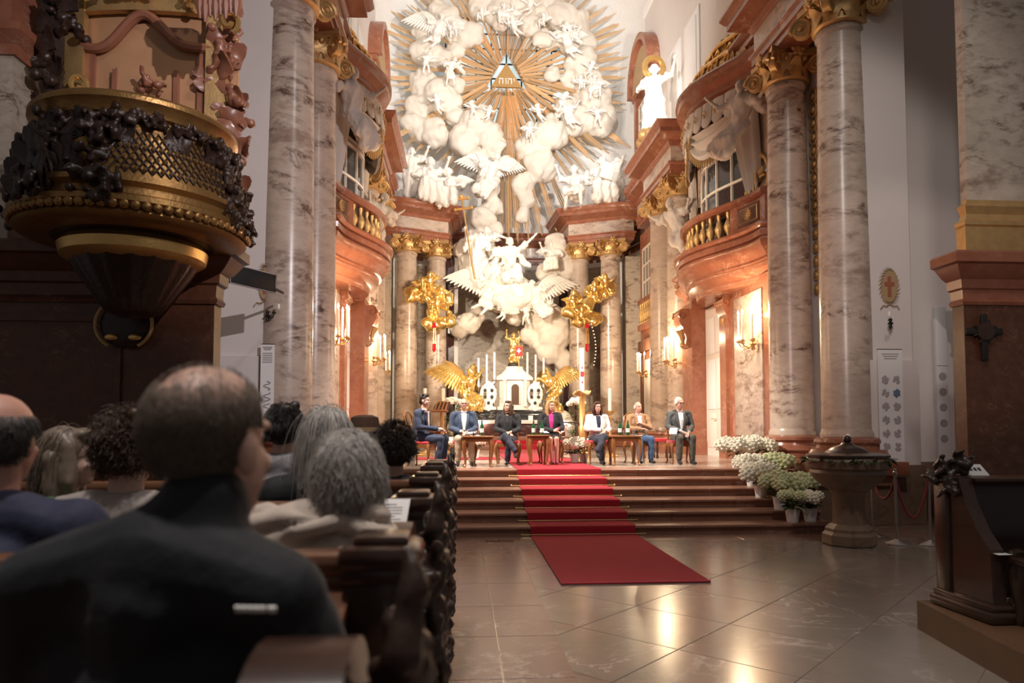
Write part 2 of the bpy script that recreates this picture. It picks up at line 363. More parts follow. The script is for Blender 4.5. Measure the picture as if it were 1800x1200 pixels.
# ================================================================== choir steps and platform
NS = 6; RH = .132; TD = .51; Y0 = 10.27; HP = NS*RH
steps = struct('floor_2', 'red marble steps leading up to the choir')
for k in range(NS):
    y0 = Y0+k*TD; xs = [-6.4, -4.3+.3*(k%2), -2.5, -.4-.35*(k%2), 1.35, 2.55+.4*(k%2), 3.72]
    for a, b in zip(xs[:-1], xs[1:]):
        g = G(); fn = lambda u, v, w_: (w_, u, v); z = (k+1)*RH
        pr_ = [(y0+.04, k*RH-.05), (y0+.04, z-.055), (y0+.02, z-.045), (y0, z-.035), (y0, z-.012), (y0+.012, z), (y0+TD+.10, z), (y0+TD+.10, k*RH-.05)]
        g.prism(pr_, a+.003, b-.003, fn); g.build('step_slab', 'marble_step', steps)
choir_floor = struct('floor_3', 'pale polished stone floor of the choir')
G().span(-6.4, 6.4, Y0+NS*TD-.02, 31.5, .4, HP-.012).build('floor_bed', 'marble_choirfloor', choir_floor)
cf = {}
for i in range(-7, 7):
    for j in range(11):
        if (i, j) == (9,9): continue
        cf.setdefault(0, G().bbox((0,0,-.02), (.9-.006, .9-.006, .04), .004).mesh('floor_tile', 'marble_choirfloor', 0))
        ob('floor_tile', cf[0], choir_floor, (.45+.9*i, Y0+(NS-1)*TD+.63+.45+.9*j, HP))
G().span(-6.4, 6.4, Y0+(NS-1)*TD+.02, Y0+NS*TD+.115, HP-.04, HP-.001).build('floor_edge', 'marble_step', choir_floor)
for s in (1, -1):
    pd = struct('trim_%d' % (6 if s > 0 else 7), 'brown stone podium carrying the first columns, %s of the steps' % ('right' if s > 0 else 'left'), (s*4.2, 11, 0))
    G().span(s*3.74, s*5.0, 10.95, 14.2, 0, HP-.005).build('podium_block', 'stone_font', pd, True); G().span(s*3.70, s*5.0, 10.9, 14.2, HP-.16, HP-.003).build('podium_ledge', 'marble_step', pd, True)
# altar dais of two steps
dais = struct('floor_4', 'low stone dais of two steps carrying the high altar')
for k in range(3): G().bbox((-.1, 25.4-.0, HP+.07+.14*k), (6.4-.7*k, 5.4-.9*k, .14), .012).build('step_slab', 'marble_step', dais)
# ================================================================== columns
def spiral(turns=2.1, r0=.19, n=26):
    return [(r0*(1-.82*i/n)*math.cos(-PI/2*0+turns*2*PI*i/n), r0*(1-.82*i/n)*math.sin(turns*2*PI*i/n), .045*(1-.6*i/n)) for i in range(n+1)]
def volute_mesh(mat='gold_dull', R=.20):
    g = G(); sp = spiral(2.0, R)
    for yy in (-.05, .05):
        g.tube([(p[0], yy, p[1]) for p in sp], [p[2]*.75*R/.19 for p in sp], 6)
    g.tube([(0,-.055,0),(0,.055,0)], R*.8, 14); g.sph((0,-.07,0), R*.22, 8, 6); g.sph((0,.07,0), R*.22, 8, 6)
    return g.mesh('volute', mat)
def leaf_mesh(mat='gold_dull', h=.36, w_=.15):
    g = G()
    def fn(u, v):
        a = (u-.5)*2; wid = w_*(.55+.5*math.sin(PI*min(1, v*1.15)))*(1-.55*max(0, v-.75)*4*.9)
        out = .03+.02*math.sin(v*3)+.11*max(0, v-.55)**1.3*2.2+.03*abs(a)*math.cos(7*v)
        return (a*wid*(1+.12*math.sin(16*v)), -out-.03*(1-a*a), h*(v-.12*max(0, v-.8)*5*.5))
    g.grid(fn, 6, 10, (0, .03, 0)); return g.mesh('acanthus_leaf', mat)
VOL = volute_mesh(); LEAF = leaf_mesh()
R0 = .41
ABAC = G(); ap = []
for q in range(4):
    for t in np.linspace(0, 1, 7)[:-1]:
        a = PI/4+q*PI/2; b = a+PI/2; p = Vector((math.cos(a), math.sin(a)))*.70*(1-t)+Vector((math.cos(b), math.sin(b)))*.70*t
        m_ = 1-.16*math.sin(PI*t); ap.append((p.x*m_*1.0, p.y*m_))
ABAC = G().prism(ap, .50, .60).prism([(x*.93, y*.93) for x, y in ap], .46, .50).mesh('abacus', 'gold_dull')
BELL = G().lathe([(.40,0),(.44,.03),(.44,.06),(.39,.08),(.39,.3),(.45,.44),(.50,.47),(.2,.47)], 24).mesh('capital', 'gold_dull')
EGG = G()
for k in range(16): a = 2*PI*k/16; EGG.sph((.46*math.cos(a), .46*math.sin(a), .40), (.055,.055,.06), 8, 6)
EGG = EGG.mesh('egg_moulding', 'gold_dull'); ROSE = G().sph((0,0,0), (.09,.05,.09), 10, 8)
for k in range(6): ROSE.sph((.09*math.cos(k*PI/3), -.01, .09*math.sin(k*PI/3)), (.05,.035,.05), 8, 6)
ROSE = ROSE.mesh('rosette', 'gold_dull')
def capital(parent, z, r=1.0):
    c = ob('capital', BELL, parent, (0,0,z)); c.scale = (r, r, r); ob('abacus', ABAC, c); ob('egg_moulding', EGG, c)
    for k in range(4):
        a = PI/4+k*PI/2; v = ob('volute', VOL, c, (.62*math.cos(a), .62*math.sin(a), .27)); v.rotation_euler = (0,0,a)
        a = k*PI/2; v = ob('rosette', ROSE, c, (.53*math.cos(a), .53*math.sin(a), .53)); v.rotation_euler = (0,0,a+PI/2)
    for k in range(8):
        a = k*PI/4; v = ob('acanthus_leaf', LEAF, c, (.37*math.cos(a), .37*math.sin(a), .05)); v.rotation_euler = (0,0,a+PI/2)
    return c
def shaft_me(h): return G().lathe([(R0*1.06,0),(R0*1.06,.05),(R0,.12)]+[(R0*(1-.13*(t**1.8)), .12+(h-.3)*t) for t in np.linspace(0,1,9)]+[(R0*.87,h-.14),(R0*.95,h-.1),(R0*.95,h-.04),(R0*.88,h)], 40).mesh('shaft', 'marble_light')
BASE = G().lathe([(R0*1.5,.22),(R0*1.5,.26),(R0*1.42,.27),(R0*1.52,.33),(R0*1.42,.40),(R0*1.25,.42),(R0*1.2,.47),(R0*1.32,.52),(R0*1.3,.57),(R0*1.08,.61),(R0*.9,.61)], 36).mesh('base', 'marble_red')
PLIN = G().bbox((0,0,.11), (R0*3.1, R0*3.1, .22), .015).mesh('plinth', 'marble_red')
SH_A = shaft_me(8.3-HP-.61); SH_B = shaft_me(8.05-HP-.61)
def column(x, y, label, tall=True):
    t = thing('marble_column', label, 'column', (x, y, HP), 0, 'marble columns of the choir')
    ob('plinth', PLIN, t); ob('base', BASE, t); ob('shaft', SH_A if tall else SH_B, t, (0,0,.61)); capital(t, (8.3 if tall else 8.05)-HP)
    return t
YC = (11.44, 13.45, 20.4, 22.3)
nm = {11.44: 'nearest the pews', 13.45: 'second from the pews', 20.4: 'just beyond the bowed balcony', 22.3: 'farther pair member near the altar'}
for y in YC:
    for s in (1, -1):
        column(4.6*s-.05, y, 'tall veined marble column with gilded capital, %s, %s side of choir' % (nm[y], 'right' if s > 0 else 'left'))
for s in (1, -1):
    sd = 'right' if s > 0 else 'left'
    column(s*3.87-.07, 26.7, 'outer veined marble column flanking the altar, %s side' % sd, False)
    column(s*2.8-.07, 27.5, 'inner veined marble column flanking the altar, %s side' % sd, False)
# ================================================================== side walls, built for the right side and mirrored
BC = 16.95; BL = 2.75
def bow(y, xw=4.6, A=1.0, hl=BL):
    u = max(-1, min(1, (y-BC)/hl)); return xw-A*(1+math.cos(PI*u))/2
def bowpath(xw=4.6, A=1.0, hl=BL, n=28, h2=None):
    h2 = h2 or hl; return [(bow(BC-h2+2*h2*i/n, xw, A, hl), BC-h2+2*h2*i/n) for i in range(n+1)]
right = []
def R(o): right.append(o); return o
wr = R(struct('wall_right', 'side wall of the choir with marble panels, right of the altar'))
G().span(4.98, 5.5, 11.2, 25.7, HP-.4, 17.4).build('wall_body', 'plaster', wr)
G().span(4.75, 5.0, 14.05, 19.9, HP, 4.7).build('bay_wall', 'marble_light', wr)
for a, b in ((14.35, 16.75),(99,99)):
    if a > 90: continue
    G().span(4.58, 4.80, a, b, HP+.02, 4.85).build('panel_frame', 'marble_red', wr)
    G().bbox((4.57, (a+b)/2, 2.95), (.05, b-a-.85, 3.2), .012).build('marble_panel', 'marble_light', wr)
    G().span(4.52, 4.80, a-.03, b+.03, HP, HP+.22).build('panel_plinth', 'marble_red', wr)
for a, b in ((16.75, 17.15), (18.65, 19.5)):
    g = G().span(4.30 if a > 18 else 4.50, 4.8, a, b, HP, 4.9); g.span(4.24 if a > 18 else 4.46, 4.8, a-.03, b+.03, HP, HP+.35); g.build('door_jamb', 'marble_red', wr)
# wall panels between columns and behind the upper window
for a, b in ((14.0, 15.4), (18.5, 19.95)):
    G().span(4.72, 5.0, a, b, 6.2, 8.7).build('marble_panel', 'marble_light', wr); G().span(4.66, 5.0, b-.28 if a < 16 else a, b if a < 16 else a+.28, 6.2, 8.8).build('window_jamb', 'marble_red', wr)
# ornamental gilded chain between the first two columns
for k in range(15):
    z = 8.0-.27*k; ob('gilt_ornament', None, wr) if 0 else None
    r_ = .14 if k < 9 else .09
    g = G(); g.tube([(4.95, 13.14+r_*math.cos(q), z+r_*math.sin(q)) for q in np.linspace(0, 2*PI, 15)], .03, 6); g.sph((4.94,13.14,z), (.04,.07,.07), 8, 6); g.build('gilt_ornament', 'gold_dull', wr)
# farther bay: red door case, mezzanine window, small balcony
G().span(4.72, 5.0, 23.0, 25.7, HP, 8.6).build('marble_panel', 'marble_red', wr)
g = G().span(4.66,4.8, 23.9, 25.1, HP, 3.9); g.build('door_leaf', 'white_paint', wr)
for z in (1.2, 2.3): G().bbox((4.655,24.5,z+.45), (.03,.8,.85), .01).build('door_panel', 'white_paint', wr)
g = G(); g.span(4.60,4.8,23.6,23.9,HP,4.2).span(4.60,4.8,25.1,25.4,HP,4.2).span(4.55,4.8,23.5,25.5,4.2,4.6); g.build('door_case', 'marble_reddark', wr)
g = G().span(4.55,4.8,23.5,25.5,5.0,5.2).span(4.55,4.8,23.5,25.5,5.95,6.1); g.build('balcony_rail', 'marble_red', wr)
bal_me = G().lathe([(.05,0),(.05,.08),(.03,.1),(.09,.28),(.10,.36),(.04,.55),(.035,.62),(.05,.66),(.05,.75)], 12).mesh('baluster', 'gold_dull')
for k in range(7): ob('baluster', bal_me, wr, (4.62, 23.75+.25*k, 5.2))
G().span(4.67,4.8,23.9,25.1,6.1,7.9).build('window_pane', 'glass_sill', wr)
g = G()
for y in (23.9,24.3,24.7,25.1): g.span(4.63,4.7,y-.03,y+.03,6.1,7.9)
for z in (6.1,6.7,7.3,7.9): g.span(4.63,4.7,23.9,25.1,z-.03,z+.03)
g.build('window_bars', 'white_paint', wr)
# white pier facing the nave, with skirting
wp = R(struct('wall_front_right', 'white plaster pier beside the first column, right of the steps', (4.74, 11.2, 0)))
G().span(4.74, 5.51, 11.15, 11.7, 0, 15).build('wall_body', 'plaster', wp, True)
G().span(4.72, 5.56, 11.08, 11.7, 0, 2.65).build('pilaster_foot', 'plaster', wp, True)
G().span(4.68, 5.60, 11.02, 11.7, 0, .95).build('stone_skirting', 'stone_font', wp, True)
wn = R(struct('wall_recess_right', 'white plaster wall of the recess behind the pier, right of the steps', (5.5, 12, 0)))
G().span(5.5, 10, 12.0, 12.4, 0, 15).build('wall_body', 'plaster', wn, True)
G().span(5.5, 10, 11.96, 12.0, 0, .95).build('stone_skirting', 'stone_font', wn, True)
# entablature
EP = [(4.98,10.85),(4.15,10.85),(4.15,14.0),(4.78,14.02),(4.78,19.88),(4.15,19.9),(4.15,23.0),(4.62,23.0),(4.62,25.7)]
en = R(struct('trim_1', 'entablature of red and pale marble above the columns, right side', (4.2, 11, 8.7)))
zt = 8.86
def entab(par, path, zt, side, back, k=1.0):
    A = [(-back,zt),(.0,zt),(.0,zt+.13*k),(.04,zt+.14*k),(.04,zt+.27*k),(.09,zt+.31*k),(.09,zt+.35*k),(-back,zt+.35*k)]
    z = zt+.35*k; Fz = [(-back,z),(.0,z),(.0,z+.48*k),(-back,z+.48*k)]
    z2 = z+.48*k; Cn = [(-back,z2),(.02,z2),(.08,z2+.07*k),(.10,z2+.12*k),(.16,z2+.13*k),(.30,z2+.24*k),(.42,z2+.26*k),(.42,z2+.38*k),(.46,z2+.41*k),(.54,z2+.52*k),(.54,z2+.57*k),(-back,z2+.62*k)]
    G().sweep(path, A, side).build('architrave', 'marble_red', par, True, 30)
    G().sweep(path, Fz, side).build('frieze', 'marble_light', par, True, 30)
    G().sweep(path, Cn, side).build('cornice', 'marble_red', par, True, 30)
    return z2+.6*k
ztop = entab(en, EP, zt, -1, .6)
# bowed cornice that closes the bay like a canopy
cn = R(struct('trim_8', 'bowed red marble canopy cornice over the window bay, right side', (4.4, BC, 9.2)))
cpth = [(4.95,BC-BL-.02)]+[(bow(y,4.68,.88),y) for y in np.linspace(BC-BL+.02,BC+BL-.02,34)]+[(4.95,BC+BL+.02)]
G().sweep(cpth, [(-.35,9.18),(.0,9.18),(.02,9.28),(.07,9.32),(.07,9.42),(.16,9.47),(.24,9.52),(.26,9.62),(.31,9.66),(.31,9.74),(.26,9.80),(-.35,9.84)], -1).build('canopy_cornice', 'marble_red', cn, True, 30)
ztop = 9.83
# balcony
bal = R(thing('balcony', 'bowed red marble balcony with gilded balusters, right side of choir', 'balcony', (4.6, BC, 4.75)))
bp = [(4.75,BC-BL-.1)]+bowpath(4.45,.72)+[(4.75,BC+BL+.1)]
G().sweep(bp, [(-.9,4.72),(-.28,4.72),(-.24,4.80),(-.24,4.86),(-.16,4.90),(-.06,4.95),(-.02,5.02),(-.02,5.07),(.03,5.08),(.03,5.13),(.07,5.19),(.15,5.25),(.22,5.33),(.24,5.42),(.18,5.43),(.18,5.48),(.24,5.50),(.25,5.60),(.20,5.61),(.20,5.65),(.27,5.68),(.31,5.72),(.31,5.76),(-.9,5.78)], -1).build('balcony_slab', 'marble_red', bal, True, 30)
def rng_path(y0, y1, A=.72, xw=4.45, n=16): return [(bow(y, xw, A), y) for y in np.linspace(y0, y1, n)]
for a, b in ((BC-BL, BC-1.55), (BC+1.55, BC+BL)):
    G().sweep(rng_path(a,b), [(-.25,5.74),(.08,5.74),(.08,5.86),(.04,5.88),(.04,6.42),(-.25,6.42)], -1).build('parapet_block', 'marble_red', bal, True, 30)
    y = (a+b)/2; p = Vector((bow(y,4.45,.72)-.06, y, 6.14))
    tn = Vector((bow(y+.1,4.45,.72)-bow(y-.1,4.45,.72), .2, 0)).normalized(); ang = math.atan2(tn.y, tn.x)
    po = G().bbox((0,0,0), (.75,.04,.42), .01, 0).mesh('gilt_panel', 'marble_reddark'); q = ob('gilt_panel', po, bal, p-wloc(bal)); q.rotation_euler = (0,0,ang)
    g = G()
    for k in range(12): a2 = k*PI/6; g.tube([(0,-.0,0),(.13*math.cos(a2),.03,.13*math.sin(a2))], [.02,.012], 5); g.tube([(0,0,0),(.13*math.cos(a2),-.03,.13*math.sin(a2))], [.02,.012], 5)
    g.sph((0,0,0),(.06,.05,.06)); g.tube([(-.3,-.02,-.15),(.3,-.02,-.15),(.3,-.02,.15),(-.3,-.02,.15),(-.3,-.02,-.15)], .012, 4); g.tube([(-.3,.02,-.15),(.3,.02,-.15),(.3,.02,.15),(-.3,.02,.15),(-.3,.02,-.15)], .012, 4)
    ob('gilt_star', g.mesh('gilt_star', 'gold_dull'), q)
G().sweep(rng_path(BC-BL,BC+BL), [(-.28,6.42),(.08,6.42),(.14,6.47),(.14,6.54),(.10,6.58),(-.28,6.58)], -1).build('balcony_rail', 'marble_red', bal, True, 30)
G().sweep(rng_path(BC-1.6,BC+1.6), [(-.2,5.74),(.06,5.74),(.06,5.82),(-.2,5.82)], -1).build('balcony_kerb', 'marble_red', bal, True, 30)
for k in range(11):
    y = BC-1.38+.276*k; o = ob('baluster', bal_me, bal, Vector((bow(y,4.45,.72)+.07, y, 5.82))-wloc(bal)); o.scale = (1.1,1.1,.8)
# consoles carrying the balcony
for y, xx in ((16.95, 4.52),(19.08,4.10)):
    c_ = R(thing('console_bracket', 'red marble scroll console with gilded scales under balcony, %s, right side' % ('near door edge' if y < 17 else 'far side of door'), 'bracket', (xx+.2, y, 4.2)))
    fn = lambda u, v, w_: (u, w_, v)
    prof = [(.25,.55),(-.22,.55),(-.30,.45),(-.28,.2),(-.18,.0),(-.10,-.25),(-.12,-.42),(-.04,-.5),(.25,-.5)]
    G().prism(prof, -.26, .26, fn).build('bracket_body', 'marble_red', c_)
    g = G()
    for r_ in range(6):
        for q in range(5): g.sph((-.27+.01*r_*r_*.5, -.17+.085*q+(.04 if r_%2 else 0)-.02, .42-.075*r_), (.035,.05,.045), 8, 6)
    g.build('gilt_scales', 'gold_dull', c_)
    g = G(); g.tube([(-.20,0,0),(-.15,0,-.15),(-.13,0,-.3),(-.15,0,-.4)], [.12,.08,.04,.07], 8); g.build('gilt_shell', 'gold_dull', c_)
    for s in (-1,1): G().tube([(-.28,s*.27,.5),(-.3,s*.27,.35),(-.22,s*.27,.28),(-.15,s*.27,.36),(-.2,s*.27,.42)], .03, 6).build('scroll', 'marble_red', c_)
# door of the bay
dr = R(struct('door_1', 'tall white panelled door under the bowed balcony, right side', (4.9, 17.9, HP)))
G().span(4.68, 4.9, 17.15, 18.65, HP, 4.7).build('door_leaf', 'white_paint', dr, True)
for z0, z1 in ((1.0,1.9),(2.0,3.3),(3.45,4.4)):
    for y0, y1 in ((17.25,17.85),(17.95,18.55)): G().bbox((4.675,(y0+y1)/2,(z0+z1)/2), (.04,y1-y0,z1-z0), .015).build('door_panel' if z0 < 2 else 'door_pane', 'white_paint' if z0 < 2 else 'paper', dr, True)
G().tube([(4.66,17.9,1.75),(4.58,17.9,1.75),(4.58,18.0,1.75)], .012, 6).build('door_handle', 'brass', dr, True)
# window of the bay, bowed
wd = R(struct('window_1', 'bowed many-paned window behind the balcony, right side', (4.5, BC, 5.8)))
xw = lambda y: bow(y, 4.72, .55, 2.3)
ys = np.linspace(BC-1.55, BC+1.55, 7); zs = [5.85, 6.55, 7.25, 7.95, 8.1, 8.8]
g = G()
for y in ys: 
    x = xw(y); g.span(x-.035, x+.035, y-.03, y+.03, 5.8, 8.85)
g.build('mullion', 'white_paint', wd, True)
for z in (6.5,7.2,7.95,8.08,8.5): G().sweep([(xw(y),y) for y in np.linspace(BC-1.6,BC+1.6,14)], [(-.03,z-.03),(.045,z-.03),(.045,z+.03),(-.03,z+.03)], -1).build('glazing_bar', 'white_paint', wd, True)
zz = [5.8,6.5,7.2,7.95,8.08,8.5,8.86]
for i in range(6):
    for j in range(6):
        if j == 3: continue
        a, b = ys[i], ys[i+1]
        G().add([(xw(a),a,zz[j]),(xw(b),b,zz[j]),(xw(b),b,zz[j+1]),(xw(a),a,zz[j+1]),(xw(a)+.015,a,zz[j]),(xw(b)+.015,b,zz[j]),(xw(b)+.015,b,zz[j+1]),(xw(a)+.015,a,zz[j+1])],
            [(0,1,2,3),(7,6,5,4),(0,4,5,1),(1,5,6,2),(2,6,7,3),(3,7,4,0)]).build('pane', 'glass_dark', wd, True, 0)
# gilded shell cartouches beside the window
for y in (14.95, 18.95):
    c_ = R(thing('shell_cartouche', 'gilded shell cartouche beside the bowed window, %s side, right wall' % ('near' if y < 16 else 'far'), 'ornament', (4.70, y, 7.05)))
    g = G()
    for k in range(9): a = PI*(.06+.88*k/8); g.tube([(-.05,0,-.1),(-.12,.17*math.cos(a),-.1+.17*math.sin(a)),(-.06,.26*math.cos(a),-.1+.32*math.sin(a))], [.02,.04,.03], 6)
    g.build('shell', 'gold_dull', c_)
    g = G(); g.tube([(-.03,.38*math.sin(t),-.05+.48*math.cos(t)) for t in np.linspace(-2.5,2.5,24)], .05, 8)
    for s in (-1,1): g.tube([(-.05,s*.2,-.42),(-.06,s*.32,-.5),(-.06,s*.25,-.6),(-.06,s*.16,-.53)], .045, 6)
    g.sph((-.05,0,-.42),(.05,.12,.1)); g.sph((-.05,0,.45),(.06,.12,.08)); g.build('frame', 'gold_dull', c_)
# gilded crown dome over the bay
cd = R(thing('gilded_canopy_dome', 'gilded openwork dome crowning the bowed bay, right side', 'canopy', (4.6, BC, ztop-.03)))
g = G()
def domef(sc, z0, z1, n=24):
    return [[(4.75-(4.75-bow(y,4.5,.9,2.7))*sc, BC+(y-BC)*sc, 0) for y in np.linspace(BC-2.2,BC+2.2,n)]]
lv = [(1.0,0),(.97,.2),(.88,.42),(.72,.62),(.56,.76),(.5,.88),(.53,1.05),(.42,1.25),(.2,1.36)]
P_ = []
for sc, z in lv: P_.append([Vector((5.0-(5.0-bow(y,4.55,.72,2.7))*sc, BC+(y-BC)*sc, ztop+z)) for y in np.linspace(BC-2.1,BC+2.1,25)])
g.grid(lambda u, v: P_[int(round(v*(len(lv)-1)))][int(round(u*24))], 24, len(lv)-1, (.08,0,-.03)); g.build('dome_shell', 'gold_dull', cd, True, 60)
g = G()
for j in (0,2,4,6): g.tube([p+Vector((-.03,0,0)) for p in P_[j]], .05, 6)
for i in range(0,25,3): g.tube([P_[j][i]+Vector((-.03,0,0)) for j in range(len(lv))], .03, 6)
for i in range(1,25,3):
    for j in (1,3): g.tube([P_[j][i]+Vector((-.05, .13*math.cos(a), .11*math.sin(a))) for a in np.linspace(0,5.2,10)], .03, 5)
g.build('gilt_scrolls', 'gold', cd, True)
# attic wall with panels, window and red aedicule
at_ = R(struct('wall_attic_right', 'white attic wall above the entablature, right side', (5, 18, 10.3)))
for a, b in ((19.6,21.0),(21.4,22.8)):
    G().bbox((4.97,(a+b)/2,12.3), (.08,b-a,3.0), .03).build('attic_panel', 'plaster_bright', at_, True); G().bbox((4.94,(a+b)/2,12.3), (.08,b-a-.4,2.6), .03).build('attic_panel', 'plaster_bright', at_, True)
G().span(4.9,5.0,11.2,25.7,16.9,17.2).build('attic_cornice', 'plaster_bright', at_, True)
aw = R(struct('window_2', 'tall barred window in red marble surround high on the right wall', (4.9, 24.9, 10.4)))
G().span(4.86,4.95,24.3,26.1,10.6,13.6).build('pane', 'glass_sill', aw, True)
for y in (24.3,24.75,25.2,25.65,26.1): G().span(4.80,4.88,y-.03,y+.03,10.6,13.6).build('mullion', 'white_paint', aw, True)
for z in (10.6,11.2,11.8,12.4,13.0,13.6): G().span(4.80,4.88,24.3,26.1,z-.03,z+.03).build('glazing_bar', 'white_paint', aw, True)
g = G().span(4.7,4.98,24.0,24.28,10.4,14).span(4.7,4.98,26.12,26.4,10.4,14); g.build('jamb', 'marble_red', aw, True)
fn = lambda u, v, w_: (w_, u, v)
arc = [(25.2+1.4*math.cos(a), 14+.2+1.6*math.sin(a)) for a in np.linspace(0,PI,13)]
G().prism(arc+[(23.8,14.0),(26.6,14.0)], 4.68, 4.98, fn).build('pediment', 'marble_red', aw, True)
arc2 = [(25.2+1.15*math.cos(a), 14.15+1.3*math.sin(a)) for a in np.linspace(0,PI,13)]
G().prism(arc2, 4.64, 4.7, fn).build('pediment_relief', 'ochre', aw, True)
G().prism([(25.2+1.5*math.cos(a), 14.15+1.75*math.sin(a)) for a in np.linspace(0,PI,17)]+[(25.2+1.3*math.cos(a), 14.15+1.5*math.sin(a)) for a in np.linspace(PI,0,17)], 4.5, 4.98, fn).build('pediment_arch', 'marble_red', aw, True)
for o in right:
    lb = o['label'].replace('right of the altar', 'left of the altar').replace('right of the steps', 'left of the steps').replace('right', 'left')
    c_ = mirror(o, lb); c_.name = {'wall_right':'wall_left','wall_front_right':'wall_front_left','wall_recess_right':'wall_recess_left','trim_1':'trim_2','trim_8':'trim_9','door_1':'door_2','window_1':'window_3','window_2':'window_4','wall_attic_right':'wall_attic_left'}.get(o.name.split('.')[0], o.name.split('.')[0])
# ================================================================== apse
ap_ = struct('wall_back', 'curved white apse wall and half dome behind the glory')
AX, AY, CY = 5.35, 5.4, 25.6
def apse(a, k=1.0):
    c, s_ = math.cos(a), math.sin(a); r = 1/(abs(c)**3.2+abs(s_)**3.2)**(1/3.2)
    return Vector((AX*r*c*k, CY+AY*r*s_*k, 0))
G().grid(lambda u, v: apse(PI*u)+Vector((0,0,HP+v*(17.2-HP))), 48, 4).build('apse_wall', 'plaster_bright', ap_)
G().grid(lambda u, v: apse(PI*u, math.cos(v*PI/2*.999))+Vector((0,0,17.2+4.6*math.sin(v*PI/2))), 48, 16).build('half_dome', 'plaster_bright', ap_)
ce = struct('ceiling', 'white stuccoed barrel vault of the choir')
G().grid(lambda u, v: Vector((5.35*math.cos(PI*u), 11+14.7*v, 17.2+4.6*math.sin(PI*u))), 32, 6).build('vault', 'plaster_bright', ce)
for y in (25.3, 19.5): G().grid(lambda u, v: Vector((5.2*math.cos(PI*u), y+.9*v, 17.2+4.45*math.sin(PI*u))), 32, 1, (0,0,.2)).build('vault_rib', 'plaster_bright', ce)
# pilasters and curved entablature blocks of the apse
for s, sd in ((1,'right'),(-1,'left')):
    t = thing('pilaster', 'grey marble pilaster at the outer edge of the apse, %s side' % sd, 'pilaster', (s*4.82-.05, 27.0, HP))
    G().span(-.35,.35,-.2,.4,0,7.3).build('shaft', 'marble_grey', t); G().span(-.42,.42,-.27,.4,0,.5).build('base', 'marble_red', t)
    t2 = thing('pilaster', 'dark marble strip beside the altar niche, %s side' % sd, 'pilaster', (s*2.28-.07, 28.4, HP))
    G().span(-.17,.17,-.15,.3,0,7.6).build('shaft', 'marble_purple', t2); G().span(-.2 if s < 0 else -.32, .32 if s < 0 else .2,-.08,.3,0,7.5).build('border', 'plaster', t2)
    tr = struct('trim_%d' % (3 if s > 0 else 4), 'curved red and pale marble entablature block over the altar columns, %s side' % sd, (s*3.3, 27, 8.65))
    pts = [(s*4.75-.07,29.3),(s*4.72-.07,26.35)]+[(s*x-.07, y) for x, y in ((4.35,26.30),(4.0,26.42),(3.6,26.6),(3.2,26.8),(2.8,27.02),(2.34,27.2))]+[(s*2.22-.07,29.3)]
    entab(tr, pts, 8.62, (-1 if s > 0 else 1)*-1 if False else (1 if s > 0 else -1)*(-1), 0.35, .93)
bk = struct('trim_5', 'red marble cornice running round the apse wall', (0, 30, 8.6))
pts = [tuple((apse(a)*1).to_2d()) for a in np.linspace(PI*.12, PI*.88, 30)]
entab(bk, pts, 8.62, -1, .1, .93)
nb = struct('wall_niche', 'veined marble wall panel behind the high altar', (0, 30, HP))
pts = [apse(a,.985) for a in np.linspace(PI*.22, PI*.78, 24)]
G().grid(lambda u, v: pts[int(round(u*23))]+Vector((0,0,HP+v*(8.4-HP))), 23, 1).build('marble_panel', 'marble_grey', nb, True)
# ================================================================== the glory: window, sunburst, triangle
GY = 28.9
gw = struct('window_5', 'round window of pale blue panes behind the gilded sunburst', at(890,140,30.2))
gc = at(890,140,30.2)
for i in range(-4, 4):
    for j in range(-4, 4):
        if (i+.5)**2+(j+.5)**2 > 15: continue
        G().bbox((.33+.66*i, 0, .33+.66*j), (.62,.03,.62), .005).build('pane', 'glass_sky', gw, smooth=0)
for i in range(-4, 5): G().span(.66*i-.03, .66*i+.03, -.05, .05, -2.64, 2.64).build('glazing_bar', 'iron', gw); G().span(-2.64, 2.64, -.05, .05, .66*i-.03, .66*i+.03).build('glazing_bar', 'iron', gw)
sb = thing('sunburst', 'great gilded sunburst of radiating rays high behind the altar', 'sunburst', at(890,137,GY))
g = G()     # unit ray: three ridges, x from 0 to 1
for dy, w_, l0 in ((-.36,.24,.93),(0,.32,1.0),(.36,.24,.90)):
    a0, a1 = dy*.55-w_*.3, dy*.55+w_*.3; b0, b1 = dy-w_/2, dy+w_/2
    V = [(0,0,a0),(0,-.5,(a0+a1)/2),(0,0,a1),(l0,0,b0),(l0,-.5,(b0+b1)/2),(l0,0,b1),(l0+.02,-.25,(b0+b1)/2)]
    g.add(V, [(0,3,4,1),(1,4,5,2),(0,2,5,3),(0,1,2),(3,6,4),(4,6,5),(3,5,6)])
RAY = g.mesh('ray', 'gold_ray', 20)
PXM = GY/FPX
def ray(a, r0, r1, w_, dy=0, tilt=0):
    o = ob('ray', RAY, sb, (math.cos(a)*r0, dy, math.sin(a)*r0)); o.rotation_euler = (0, -a, 0); o.scale = (r1-r0, w_*.8, w_); return o
def tri_r(a):
    rs = []
    for na in (-PI/2, PI/6, 5*PI/6):
        c = math.cos(a-na)
        if c > .05: rs.append(.50/c)
    return min(rs)*1.04
nR = 84
for k in range(nR):
    a = 2*PI*(k+.5)/nR; px = (222 if k%5 < 3 else 198)+random.uniform(-12, 6)+(22 if math.sin(a) > .25 else 0)
    if -2.0 < a-2*PI < -1.1:
        if k%2: continue
        px = 112+random.uniform(-8, 10)
    ray(a, tri_r(a)+random.uniform(0,.06), px*PXM, .15+random.uniform(-.02,.03), -.12*(k%3))
for k in range(nR):
    a = 2*PI*k/nR; ray(a, tri_r(a)+.02, random.uniform(95, 135)*PXM, .085, .12)
